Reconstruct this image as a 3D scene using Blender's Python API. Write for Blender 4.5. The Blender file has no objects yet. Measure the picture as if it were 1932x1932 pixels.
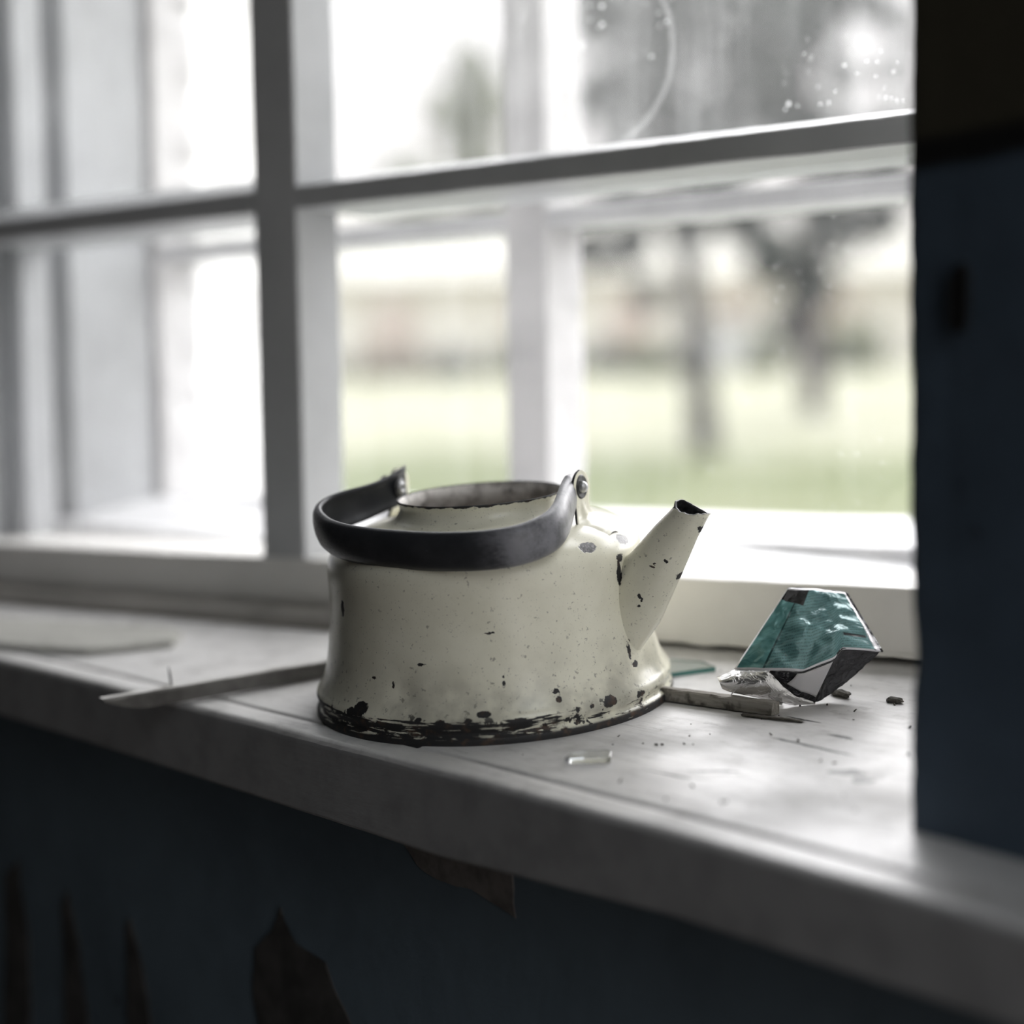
import bpy, bmesh, math, random
from mathutils import Vector, Matrix, noise, Euler
from math import sin, cos, tan, radians as R, pi, sqrt, atan2, exp

scene = bpy.context.scene
COL = scene.collection
random.seed(7)

# ------------------------------------------------------------------ camera
cam = bpy.data.cameras.new('camera')
cam_ob = bpy.data.objects.new('camera', cam)
COL.objects.link(cam_ob)
YAW, PITCH, ROLL = R(33.9), R(-3.66), R(-.965)
fw = Vector((-sin(YAW) * cos(PITCH), cos(YAW) * cos(PITCH), sin(PITCH)))
rt = Vector((cos(YAW), sin(YAW), 0))
up = rt.cross(fw)
r2 = rt * cos(ROLL) + up * sin(ROLL)
u2 = -rt * sin(ROLL) + up * cos(ROLL)
CAM = Vector((.5214, -.7565, .1623))
m = Matrix((r2, u2, -fw)).transposed().to_4x4()
m.translation = CAM
cam_ob.matrix_world = m
cam.sensor_fit = 'AUTO'
cam.sensor_width = 36
cam.lens = 36 * 3100 / 1932
cam.clip_start = .02
cam.clip_end = 400
cam.dof.use_dof = True
cam.dof.focus_distance = .855
cam.dof.aperture_fstop = 2.3
scene.camera = cam_ob

# ------------------------------------------------------------------ view, sky, daylight
scene.view_settings.view_transform = 'Standard'
scene.view_settings.look = 'None'
scene.view_settings.gamma = 1
scene.view_settings.exposure = 1.5
scene.view_settings.use_curve_mapping = False
scene.cycles.use_denoising = True

world = bpy.data.worlds.new('overcast_sky')
scene.world = world
world.use_nodes = True
wn = world.node_tree
wn.nodes.clear()
SKY_L = .47
def wnode(t, **k):
    n = wn.nodes.new(t)
    for a, b in k.items():
        setattr(n, a, b)
    return n
w_out = wnode('ShaderNodeOutputWorld')
w_bg = wnode('ShaderNodeBackground')
w_tc = wnode('ShaderNodeTexCoord')
w_sep = wnode('ShaderNodeSeparateXYZ')
w_mx = wnode('ShaderNodeMath', operation='MAXIMUM')
w_ma = wnode('ShaderNodeMath', operation='MULTIPLY_ADD')      # overcast sky: brighter to the zenith
w_ramp = wnode('ShaderNodeValToRGB')
wn.links.new(w_tc.outputs['Generated'], w_sep.inputs[0])
wn.links.new(w_sep.outputs[2], w_mx.inputs[0])
w_mx.inputs[1].default_value = 0
wn.links.new(w_mx.outputs[0], w_ma.inputs[0])
w_ma.inputs[1].default_value = 2.0 * SKY_L
w_ma.inputs[2].default_value = 1.0 * SKY_L
wn.links.new(w_mx.outputs[0], w_ramp.inputs[0])
w_ramp.color_ramp.elements[0].color = (1.0, .94, .90, 1)
w_ramp.color_ramp.elements[1].color = (.90, .955, 1.0, 1)
w_ramp.color_ramp.elements[1].position = .6
wn.links.new(w_ramp.outputs[0], w_bg.inputs[0])
wn.links.new(w_ma.outputs[0], w_bg.inputs[1])
wn.links.new(w_bg.outputs[0], w_out.inputs[0])

# the sun behind thick cloud: very soft, high in front of the window
sun = bpy.data.lights.new('veiled_sun', 'SUN')
sun.energy = 5.7
sun.angle = R(80)
sun.color = (1.0, .98, .975)
so = bpy.data.objects.new('veiled_sun', sun)
COL.objects.link(so)
so.rotation_euler = Vector((-cos(R(86)) * cos(R(50)), -sin(R(86)) * cos(R(50)), -sin(R(50)))).to_track_quat('-Z', 'Y').to_euler()

# portal in the window opening: only guides the sampling of the sky
pl = bpy.data.lights.new('window_portal', 'AREA')
pl.shape = 'RECTANGLE'
pl.size, pl.size_y = 1.1, 1.2
pl.cycles.is_portal = True
po = bpy.data.objects.new('window_portal', pl)
COL.objects.link(po)
po.location = (-.1, .47, .62)
po.rotation_euler = (R(-90), 0, 0)
pl2 = bpy.data.lights.new('fill_opening_portal', 'AREA')  # sampling portal for the added fill opening in the side wall
pl2.shape = 'RECTANGLE'
pl2.size, pl2.size_y = 2.43, .77
pl2.cycles.is_portal = True
po2 = bpy.data.objects.new('fill_opening_portal', pl2)
COL.objects.link(po2)
po2.location = (1.42, -.915, .515)
po2.rotation_euler = (0, R(90), 0)

# ------------------------------------------------------------------ mesh helpers
def new_mesh(name, verts, faces, smooth=False):
    me = bpy.data.meshes.new(name)
    me.from_pydata([tuple(v) for v in verts], [], faces)
    me.update()
    if smooth:
        me.polygons.foreach_set('use_smooth', [True] * len(me.polygons))
    return me

def link(name, me, mat=None, parent=None, smooth=None):
    o = bpy.data.objects.new(name, me)
    COL.objects.link(o)
    if mat is not None and me is not None:
        me.materials.append(mat)
    if parent is not None:
        o.parent = parent
    if smooth and me is not None:
        me.polygons.foreach_set('use_smooth', [True] * len(me.polygons))
    return o

def tag(o, label=None, cat=None, group=None, kind=None):
    if label: o['label'] = label
    if cat: o['category'] = cat
    if group: o['group'] = group
    if kind: o['kind'] = kind
    return o

def empty(name, loc=(0, 0, 0)):
    o = bpy.data.objects.new(name, None)
    COL.objects.link(o)
    o.location = loc
    o.empty_display_size = .02
    return o

def from_bm(name, bm, mat=None, parent=None, smooth=False):
    bmesh.ops.recalc_face_normals(bm, faces=bm.faces)
    me = bpy.data.meshes.new(name)
    bm.to_mesh(me)
    bm.free()
    return link(name, me, mat, parent, smooth)

def add_box(bm, x0, x1, y0, y1, z0, z1, bevel=0.0, step=None, jit=0.0, seed=0.0):
    """a box, optionally bevelled, cut along its length and made slightly uneven like old painted timber"""
    b = bmesh.new()
    bmesh.ops.create_cube(b, size=1)
    for v in b.verts:
        v.co = Vector(((x0 + x1) / 2 + v.co.x * (x1 - x0), (y0 + y1) / 2 + v.co.y * (y1 - y0), (z0 + z1) / 2 + v.co.z * (z1 - z0)))
    if bevel:
        bmesh.ops.bevel(b, geom=list(b.edges), offset=bevel, segments=2, profile=.5, affect='EDGES')
    if step:
        ext = [x1 - x0, y1 - y0, z1 - z0]
        ax = ext.index(max(ext))
        lo = [x0, y0, z0][ax]
        n = int(ext[ax] / step)
        for i in range(1, n):
            co = Vector((0, 0, 0)); co[ax] = lo + i * ext[ax] / n
            no = Vector((0, 0, 0)); no[ax] = 1
            bmesh.ops.bisect_plane(b, geom=b.verts[:] + b.edges[:] + b.faces[:], plane_co=co, plane_no=no)
    if jit:
        for v in b.verts:
            n1 = noise.noise_vector(v.co * 9 + Vector((seed, 0, 0))) * jit + noise.noise_vector(v.co * 60 + Vector((seed, 5, 0))) * jit * .45
            v.co += n1
    me = bpy.data.meshes.new('tmp')
    b.to_mesh(me); b.free()
    bm.from_mesh(me)
    bpy.data.meshes.remove(me)

def box(name, dims, mat, parent=None, bevel=0.0, step=None, jit=0.0, seed=0.0):
    bm = bmesh.new()
    add_box(bm, *dims, bevel=bevel, step=step, jit=jit, seed=seed)
    return from_bm(name, bm, mat, parent)

def prism(bm, plan, z0, z1, flip=False):
    vb = [bm.verts.new((p[0], p[1], z0 if not callable(z0) else z0(p))) for p in plan]
    vt = [bm.verts.new((p[0], p[1], z1 if not callable(z1) else z1(p))) for p in plan]
    n = len(plan)
    bm.faces.new(vb[::-1]); bm.faces.new(vt)
    for i in range(n):
        bm.faces.new((vb[i], vb[(i + 1) % n], vt[(i + 1) % n], vt[i]))

def lathe(prof, seg):
    verts, faces = [], []
    n = len(prof)
    for i in range(seg):
        a = 2 * pi * i / seg
        for r, h in prof:
            verts.append((r * cos(a), r * sin(a), h))
    for i in range(seg):
        j = (i + 1) % seg
        for k in range(n - 1):
            faces.append((i * n + k, j * n + k, j * n + k + 1, i * n + k + 1))
    return verts, faces

def smooth_prof(pts, sub=5):
    """Catmull-Rom through the profile points"""
    out = []
    for i in range(len(pts) - 1):
        p0 = Vector(pts[max(i - 1, 0)]); p1 = Vector(pts[i]); p2 = Vector(pts[i + 1]); p3 = Vector(pts[min(i + 2, len(pts) - 1)])
        for s in range(sub):
            t = s / sub
            out.append(.5 * ((2 * p1) + (-p0 + p2) * t + (2 * p0 - 5 * p1 + 4 * p2 - p3) * t * t + (-p0 + 3 * p1 - 3 * p2 + p3) * t ** 3))
    out.append(Vector(pts[-1]))
    return out

def tube(path, radii, seg=8, closed_ends=True):
    verts, faces = [], []
    n = len(path)
    prev = None
    for i, p in enumerate(path):
        p = Vector(p)
        t = (Vector(path[min(i + 1, n - 1)]) - Vector(path[max(i - 1, 0)])).normalized()
        ref = prev if prev is not None else (Vector((0, 0, 1)) if abs(t.z) < .9 else Vector((1, 0, 0)))
        a = (ref - t * ref.dot(t)).normalized()
        prev = a
        b = t.cross(a)
        r = radii[i] if hasattr(radii, '__len__') else radii
        for k in range(seg):
            th = 2 * pi * k / seg
            verts.append(p + a * cos(th) * r + b * sin(th) * r)
    for i in range(n - 1):
        for k in range(seg):
            faces.append((i * seg + k, i * seg + (k + 1) % seg, (i + 1) * seg + (k + 1) % seg, (i + 1) * seg + k))
    if closed_ends:
        faces.append(tuple(range(seg))[::-1])
        faces.append(tuple((n - 1) * seg + k for k in range(seg)))
    return verts, faces

# ------------------------------------------------------------------ material helpers
class NT:
    def __init__(self, name):
        self.mat = bpy.data.materials.new(name)
        self.mat.use_nodes = True
        self.nt = self.mat.node_tree
        self.nt.nodes.clear()
        self.out = self.n('ShaderNodeOutputMaterial')
        self._tc = None
    def n(self, t, **k):
        nd = self.nt.nodes.new(t)
        for a, b in k.items():
            setattr(nd, a, b)
        return nd
    def l(self, a, b):
        self.nt.links.new(a, b)
    def put(self, sock, v):
        if isinstance(v, bpy.types.NodeSocket):
            self.l(v, sock)
        elif v is not None:
            if hasattr(v, '__len__') and sock.type == 'RGBA' and len(v) == 3:
                v = (*v, 1)
            sock.default_value = v
    @property
    def obj(self):
        if self._tc is None:
            self._tc = self.n('ShaderNodeTexCoord')
        return self._tc.outputs['Object']
    @property
    def uv(self):
        if self._tc is None:
            self._tc = self.n('ShaderNodeTexCoord')
        return self._tc.outputs['UV']
    def mp(self, vec, scale=(1, 1, 1), rot=(0, 0, 0), loc=(0, 0, 0)):
        a = self.n('ShaderNodeMapping')
        self.l(vec, a.inputs[0])
        a.inputs['Scale'].default_value = scale
        a.inputs['Rotation'].default_value = rot
        a.inputs['Location'].default_value = loc
        return a.outputs[0]
    def noise(self, vec, scale, detail=4, rough=.55, dist=0.0, color=False):
        a = self.n('ShaderNodeTexNoise')
        self.l(vec, a.inputs['Vector'])
        a.inputs['Scale'].default_value = scale
        a.inputs['Detail'].default_value = detail
        a.inputs['Roughness'].default_value = rough
        a.inputs['Distortion'].default_value = dist
        return a.outputs['Color' if color else 'Fac']
    def voro(self, vec, scale, feature='F1', rnd=1.0):
        a = self.n('ShaderNodeTexVoronoi', feature=feature)
        self.l(vec, a.inputs['Vector'])
        a.inputs['Scale'].default_value = scale
        a.inputs['Randomness'].default_value = rnd
        return a.outputs['Distance']
    def math(self, op, a, b=0.0, c=None, clamp=False):
        nd = self.n('ShaderNodeMath', operation=op, use_clamp=clamp)
        self.put(nd.inputs[0], a); self.put(nd.inputs[1], b)
        if c is not None:
            self.put(nd.inputs[2], c)
        return nd.outputs[0]
    def step(self, v, lo, hi):
        """0 below lo, 1 above hi (lo may be above hi for the inverse)"""
        nd = self.n('ShaderNodeMapRange', interpolation_type='SMOOTHSTEP')
        inv = lo > hi
        self.put(nd.inputs['Value'], v)
        nd.inputs['From Min'].default_value = min(lo, hi)
        nd.inputs['From Max'].default_value = max(lo, hi)
        nd.inputs['To Min'].default_value = 1.0 if inv else 0.0
        nd.inputs['To Max'].default_value = 0.0 if inv else 1.0
        return nd.outputs[0]
    def mix(self, f, a, b):
        nd = self.n('ShaderNodeMix', data_type='RGBA')
        self.put(nd.inputs[0], f); self.put(nd.inputs[6], a); self.put(nd.inputs[7], b)
        return nd.outputs[2]
    def mixf(self, f, a, b):
        nd = self.n('ShaderNodeMix', data_type='FLOAT')
        self.put(nd.inputs[0], f); self.put(nd.inputs[2], a); self.put(nd.inputs[3], b)
        return nd.outputs[0]
    def sep(self, vec):
        nd = self.n('ShaderNodeSeparateXYZ')
        self.l(vec, nd.inputs[0])
        return nd.outputs
    def bump(self, h, strength=.3, dist=.001):
        nd = self.n('ShaderNodeBump')
        self.put(nd.inputs['Height'], h)
        nd.inputs['Strength'].default_value = strength
        nd.inputs['Distance'].default_value = dist
        return nd.outputs[0]
    def bsdf(self, color, rough=.5, metal=0.0, normal=None, spec=.5, **k):
        b = self.n('ShaderNodeBsdfPrincipled')
        self.put(b.inputs['Base Color'], color)
        self.put(b.inputs['Roughness'], rough)
        self.put(b.inputs['Metallic'], metal)
        b.inputs['Specular IOR Level'].default_value = spec
        if normal is not None:
            self.l(normal, b.inputs['Normal'])
        for a, v in k.items():
            self.put(b.inputs[a], v)
        self.l(b.outputs[0], self.out.inputs[0])
        return b

def plain(name, color, rough=.6, metal=0.0, var=.0, vscale=20, spec=.5):
    t = NT(name)
    if var:
        n = t.noise(t.obj, vscale, 5)
        c = t.mix(t.step(n, .3, .7), [x * (1 - var) for x in color], [min(1, x * (1 + var)) for x in color])
        nb = t.bump(n, .25, .002)
        t.bsdf(c, rough, metal, nb, spec)
    else:
        t.bsdf(color, rough, metal, None, spec)
    return t.mat  # far mask, rises with distance across the lawn

def painted_wood(name, base=(.72, .71, .69), dirt=.5, axis=0, bare=.035, rough=.45):
    t = NT(name)
    sc = [30, 30, 30]; sc[axis] = 3
    grain = t.noise(t.mp(t.obj, tuple(sc)), 3.0, 5, .6)
    big = t.noise(t.obj, 14, 5, .6)
    fine = t.noise(t.obj, 120, 4, .6)
    c = t.mix(t.step(big, .35, .75), base, [x * (1 - .35 * dirt) for x in base])
    c = t.mix(t.math('MULTIPLY', t.step(grain, .55, .75), .3 * dirt), c, (.33, .31, .29))
    chips = t.step(t.math('ADD', t.math('MULTIPLY', fine, .45), t.math('MULTIPLY', big, .55)), .71 - bare, .735 - bare)
    c = t.mix(chips, c, (.10, .095, .09))
    h = t.math('SUBTRACT', t.math('MULTIPLY', grain, .6), t.math('MULTIPLY', chips, .6))
    t.bsdf(c, rough, 0, t.bump(h, .35, .0015), .4)
    return t.mat

M_FRAME_V = painted_wood('shade_toned_frame_paint_vertical', base=(.46, .47, .48), axis=2, dirt=.35)  # white sash paint, darkened in colour for the shaded upright bars
M_RAIL = painted_wood('white_rail_paint', base=(.80, .785, .755), axis=0, dirt=.3)
M_FRAME_H = painted_wood('shade_toned_frame_paint', base=(.44, .45, .46), axis=0, dirt=.35)  # same white sash paint with shade put into the base, level bars
M_OUTER = painted_wood('outer_frame_paint', base=(.62, .61, .61), axis=2, dirt=.7, bare=.05)
M_OUTERH = painted_wood('outer_rail_paint', base=(.58, .58, .59), axis=0, dirt=.6, bare=.05)
M_JAMB = painted_wood('jamb_paint', base=(.40, .41, .42), axis=2, dirt=.5)

# ------------------------------------------------------------------ window sill geometry constants
SL = tan(R(5.3))                                   # the board falls towards the room
def front_y(x):                                    # slightly bowed front edge, not parallel to the window
    return -.0408 * x * x - .2297 * x - .1146
front_s = front_y
def sill_z(y):
    return SL * y

# ------------------------------------------------------------------ room shell
def wall_paint(name, lower, upper, border):
    t = NT(name)
    z = t.sep(t.obj)[2]
    n = t.noise(t.obj, 6, 6, .65)
    n2 = t.noise(t.obj, 40, 5, .6)
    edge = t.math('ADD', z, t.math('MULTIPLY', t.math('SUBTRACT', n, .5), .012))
    low = t.mix(t.step(n, .35, .7), lower, [x * .72 for x in lower])
    worn = t.step(t.math('ADD', t.math('MULTIPLY', n, .6), t.math('MULTIPLY', n2, .4)), .62, .66)
    low = t.mix(t.math('MULTIPLY', worn, .5), low, (.015, .015, .015))
    pale = t.step(t.noise(t.mp(t.obj, (24, 24, 7), (.0, .5, .0)), 1.0, 3, .5), .70, .78)
    low = t.mix(t.math('MULTIPLY', pale, .35), low, (.14, .15, .155))
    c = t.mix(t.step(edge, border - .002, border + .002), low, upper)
    band = t.math('MULTIPLY', t.step(edge, border - .012, border - .006), t.step(edge, border + .006, border + .001))
    c = t.mix(band, c, (.012, .012, .012))
    t.bsdf(c, .55, 0, t.bump(n2, .3, .003), .3)
    return t.mat
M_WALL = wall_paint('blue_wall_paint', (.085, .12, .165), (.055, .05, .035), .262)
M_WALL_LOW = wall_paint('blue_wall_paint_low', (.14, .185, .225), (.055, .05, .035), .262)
M_DARKROOM = plain('dim_room_paint', (.10, .11, .12), .8, var=.2, vscale=4)
M_PLASTER = plain('old_plaster', (.86, .85, .83), .85, var=.18, vscale=18)
M_FLOOR = plain('worn_floorboards', (.08, .06, .045), .7, var=.3, vscale=9)
M_FACADE = plain('outside_render', (.5, .48, .45), .9, var=.15, vscale=6)

FLOOR_Z, CEIL_Z = -.92, 1.75
WALLDIR = Vector((cos(R(-20)), sin(R(-20)), 0))
CORNER = Vector((.287, -.1225, 0))

# wall below the sill, following the skewed front
bm = bmesh.new()
fp = [(x, front_s(x) + .035) for x in [-3.0, -1.2] + [-.8 + .05 * k for k in range(31)] + [1.2]]
fp[0] = (-3.0, .50); fp[1] = (-1.2, .19)
fp[-1] = (1.29, front_s(1.2))
prism(bm, fp + [(1.29, .44), (-3.0, .56)], FLOOR_Z, -.0330)
# breast of the wall under the window box
wf = from_bm('wall_front', bm, M_WALL_LOW)
tag(wf, 'dark blue peeling wall below the window sill', kind='structure')

# the pier on the right: reveal, ragged corner and room face
bm = bmesh.new()
zs = [FLOOR_Z + .9] 
zs = [-.06 + i * .0045 for i in range(int((CEIL_Z + .06) / .0045) + 1)]
def corner_shift(z):
    s = noise.noise(Vector((3.1, 0, z * 28))) * .0012 + noise.noise(Vector((7.7, 0, z * 90))) * .0007
    s += .0030 * exp(-((z - .062) / .016) ** 2)
    s += .0012 * (1 if z > .2 else 0) * -.3
    return s
rows = []
for z in zs:
    s = corner_shift(z)
    c = CORNER + WALLDIR * s
    ring = [(.40, .34), (.405, .13), (.335, -.03), (c.x + .012, c.y + .018), (c.x + .0012, c.y + .003), (c.x + .001, c.y), (c.x + .004, c.y - .0018 + noise.noise(Vector((1, 2, z * 60))) * .0006)]
    for d in (.02, .06, .12, .3, .7, 1.06):
        p = CORNER + WALLDIR * d
        ring.append((p.x, p.y + noise.noise(Vector((d * 9, z * 9, 0))) * .0012))
    ring += [(1.29, .56), (.40, .56)]
    rows.append([bm.verts.new((p[0], p[1], z)) for p in ring])
nr = len(rows[0])
for a, b in zip(rows, rows[1:]):
    for i in range(nr):
        bm.faces.new((a[i], a[(i + 1) % nr], b[(i + 1) % nr], b[i]))
bm.faces.new(rows[0][::-1]); bm.faces.new(rows[-1])
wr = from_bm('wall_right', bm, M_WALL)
wr.data.materials.append(M_PLASTER)
for p in wr.data.polygons:                          # the reveal is bare pale plaster, the room face is painted
    c = p.center
    if (c.y > -.118 and c.x < .45):
        p.material_index = 1
tag(wr, 'dark blue wall pier with ragged corner at the right of the window', kind='structure')
# hole knocked in the pier, its inner shade painted black on a shallow rim
def on_pier(d, z, out=0.0):
    p = CORNER + WALLDIR * d
    nrm = Vector((WALLDIR.y, -WALLDIR.x, 0))
    q = p + nrm * out
    return Vector((q.x, q.y, z))
bm = bmesh.new()
pts = []
for i in range(18):
    a = 2 * pi * i / 18
    ca, sa = cos(a), sin(a)
    pts.append((.0262 + .0042 * math.copysign(abs(ca) ** .6, ca) + noise.noise(Vector((a, 0, 1))) * .0007 + .0008 * sa, .201 + .0125 * math.copysign(abs(sa) ** .7, sa)))
outer = [bm.verts.new(on_pier(.0262 + (d - .0262) * 1.18, .201 + (z - .201) * 1.08, .0014)) for d, z in pts]
inner = [bm.verts.new(on_pier(d, z, .0030)) for d, z in pts]
deep = [bm.verts.new(on_pier(d, z, .0016)) for d, z in pts]
for i in range(18):
    j = (i + 1) % 18
    bm.faces.new((outer[i], outer[j], inner[j], inner[i]))
    bm.faces.new((inner[i], inner[j], deep[j], deep[i]))
bm.faces.new(deep)
hole = from_bm('knocked_hole', bm, plain('hole_shade', (.006, .006, .006), .9), wr)
tag(hole, 'small black upright slot in the blue pier')

# lintel, left pier and facade band
bm = bmesh.new()
prism(bm, [(-3.0, .48), (-.80, .045), (-.66, .13), (-.66, .56), (-3.0, .56)], FLOOR_Z, CEIL_Z)
wl = from_bm('wall_window_left', bm, M_PLASTER); wl.name = 'wall_window'
tag(wl, 'pale plaster pier at the left end of the window', kind='structure')
bm = bmesh.new()
prism(bm, [(-.66, -.02), (.9, -.35), (.9, .56), (-.66, .56)], 1.22, CEIL_Z)
lt = from_bm('wall_lintel', bm, M_PLASTER)
tag(lt, 'plaster lintel above the window', kind='structure')
bm = bmesh.new()
add_box(bm, -.70, .42, .2, .56, -.30, .028)
fb = from_bm('wall_outside', bm, M_FACADE)
tag(fb, 'masonry under the outer window sill', kind='structure')

box('floor', (-3.1, 1.4, -3.6, .5, FLOOR_Z - .05, FLOOR_Z), M_FLOOR)['kind'] = 'structure'
box('ceiling', (-3.1, 1.4, -3.6, .56, CEIL_Z, CEIL_Z + .05), M_DARKROOM)['kind'] = 'structure'
box('wall_left', (-3.15, -3.05, -3.6, .56, FLOOR_Z, CEIL_Z), M_DARKROOM)['kind'] = 'structure'
box('wall_back', (-3.1, 1.4, -3.65, -3.55, FLOOR_Z, CEIL_Z), M_DARKROOM)['kind'] = 'structure'
bm = bmesh.new()                                    # side wall with an unseen opening added to fill light on the kettle
for d in ((1.3, 1.4, -3.6, -1.3, FLOOR_Z, CEIL_Z), (1.3, 1.4, -.53, .56, FLOOR_Z, CEIL_Z), (1.3, 1.4, -1.3, -.53, FLOOR_Z, -.70), (1.3, 1.4, -1.3, -.53, 1.73, CEIL_Z)):
    add_box(bm, *d)
ws = from_bm('wall_side', bm, M_DARKROOM); ws['kind'] = 'structure'

# bare patches where the paint has come off the lower wall (plan follows the wall face)
def on_front(x, z, out=.0012):
    return Vector((x, front_s(x) + .035 - out, z))
def patch(name, outline, mat, label, out=.0014):
    bm = bmesh.new()
    n = len(outline)
    rim = []
    for i in range(n):
        a, b = outline[i], outline[(i + 1) % n]
        for k in range(6):
            t = k / 6
            x, z = a[0] + (b[0] - a[0]) * t, a[1] + (b[1] - a[1]) * t
            j = noise.noise_vector(Vector((x * 60, z * 60, 3))) * .0025
            rim.append((x + j.x, z + j.y))
    top = [bm.verts.new(on_front(x, z, out)) for x, z in rim]
    bot = [bm.verts.new(on_front(x, z, -.001)) for x, z in rim]
    bm.faces.new(top)
    for i in range(len(rim)):
        j = (i + 1) % len(rim)
        bm.faces.new((top[i], bot[i], bot[j], top[j]))
    bmesh.ops.triangulate(bm, faces=[f for f in bm.faces if len(f.verts) > 4])
    o = from_bm(name, bm, mat, wf)
    o['label'] = label
    return o
M_PATCH = plain('bare_grey_plaster', (.16, .15, .145), .9, var=.35, vscale=60)
M_HOLE = plain('dark_bare_wall', (.055, .052, .05), .95, var=.4, vscale=40)

# ------------------------------------------------------------------ sill board
def sill_material():
    t = NT('white_sill_paint')
    o = t.mp(t.obj, (1, 1, 1), (0, 0, R(12.8)))
    x, y, z = t.sep(o)
    gr = t.noise(t.mp(o, (7, 90, 30)), 1.0, 6, .62, .3)
    big = t.noise(o, 11, 6, .62)
    mid = t.noise(o, 45, 5, .6)
    fine = t.noise(o, 260, 3, .6)
    worn_toned_r = t.step(t.math('ADD', x, t.math('MULTIPLY', big, .2)), .05, .30)   # right end: more wear, plus base dimmed against the strong light there
    c = t.mix(t.step(big, .36, .72), t.mix(worn_toned_r, (.82, .81, .80), (.62, .61, .605)), t.mix(worn_toned_r, (.68, .67, .66), (.44, .435, .43)))
    c = t.mix(t.math('MULTIPLY', t.step(mid, .52, .72), t.mixf(worn_toned_r, .40, .62)), c, (.36, .35, .34))
    dust = t.noise(t.mp(o, (60, 160, 60)), 1.0, 5, .7)
    c = t.mix(t.math('MULTIPLY', t.step(dust, .54, .70), t.mixf(worn_toned_r, .30, .55)), c, (.30, .29, .285))
    c = t.mix(t.math('MULTIPLY', t.step(gr, .60, .74), .35), c, (.34, .33, .32))
    # long dark splits in the paint
    ck = t.noise(t.mp(o, (9, 330, 40), loc=(.3, .2, 0)), 1.0, 4, .55, .4)
    where = t.noise(o, 16, 2)
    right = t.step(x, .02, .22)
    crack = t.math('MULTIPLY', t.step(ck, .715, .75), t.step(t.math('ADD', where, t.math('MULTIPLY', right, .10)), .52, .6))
    c = t.mix(crack, c, (.05, .05, .05))
    spk = t.step(t.math('ADD', t.math('MULTIPLY', fine, .6), t.math('MULTIPLY', mid, .4)), .66, .70)
    c = t.mix(t.math('MULTIPLY', spk, .8), c, (.16, .15, .15))
    # named long splits near the right end of the board
    def split(cx, cy, ln, wd, ang):
        p = t.mp(t.obj, (1, 1, 1), (0, 0, 0), (-cx, -cy, 0))
        p = t.mp(p, (1 / ln, 1 / wd, 0), (0, 0, 0)) if abs(ang) < 1e-6 else t.mp(t.mp(p, (1, 1, 1), (0, 0, -ang)), (1 / ln, 1 / wd, 0))
        q = t.n('ShaderNodeVectorMath', operation='ADD')
        t.l(p, q.inputs[0])
        w = t.n('ShaderNodeVectorMath', operation='MULTIPLY_ADD')
        t.l(t.noise(t.obj, 120, 3, color=True), w.inputs[0])
        w.inputs[1].default_value = (.5, 2.2, 0); w.inputs[2].default_value = (-.25, -1.1, 0)
        t.l(w.outputs[0], q.inputs[1])
        d = t.n('ShaderNodeVectorMath', operation='LENGTH')
        t.l(q.outputs[0], d.inputs[0])
        return t.step(d.outputs['Value'], 1.0, .75)
    A = R(-11)
    for s in ((.205, -.030, .030, .0011, R(-17)), (.211, -.010, .009, .0016, R(-14)), (.181, .012, .013, .0008, R(-15)), (.178, -.082, .014, .0014, R(20)), (.235, -.062, .010, .0035, R(5)), (.246, -.070, .006, .003, R(0)), (.165, -.094, .010, .001, R(-10))):
        c = t.mix(split(s[0], s[1], s[2], s[3] * 1.4, s[4]), c, (.035, .035, .035))
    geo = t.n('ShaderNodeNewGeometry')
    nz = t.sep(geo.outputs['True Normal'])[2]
    c = t.mix(t.step(nz, .45, .2), c, t.mix(t.step(mid, .4, .7), (.33, .33, .335), (.27, .27, .275)))   # front face darkened in colour to stand for its shade
    h = t.math('ADD', t.math('MULTIPLY', gr, .7), t.math('SUBTRACT', t.math('MULTIPLY', mid, .35), t.math('MULTIPLY', crack, 1.0)))
    t.bsdf(c, t.mixf(t.step(big, .4, .7), .33, .55), 0, t.bump(h, .7, .0016), .45)
    return t.mat
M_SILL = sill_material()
def thick_s(x):
    pts = [(-9, .0385), (-.39, .0385), (-.1, .042), (.05, .0432), (.2, .0360), (.36, .036), (9, .036)]
    for (a, b), (c, d) in zip(pts, pts[1:]):
        if x <= c:
            return b + (d - b) * (x - a) / (c - a)
verts, faces = [], []
xs = [-.80 + i * .004 for i in range(int(1.5 / .004) + 1)]
sec = [(.07, -.0385), (.012, -.0388), (.0012, -.0386), (.0003, -.0380), (0, -.0370), (0, -.028), (0, -.018), (0, -.0062), (0, -.0050), (.0003, -.0030), (.0010, -.0013), (.0022, -.0004), (.0038, 0), (.0050, 0), (.012, 0), (.0176, 0), (.0182, -.0004),
       (.0188, -.0020), (.0200, -.0022), (.0210, -.0014), (.0216, -.0002), (.0224, 0), (.026, 0), (.035, 0), (.05, 0), (.07, 0), (.09, 0)]
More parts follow.
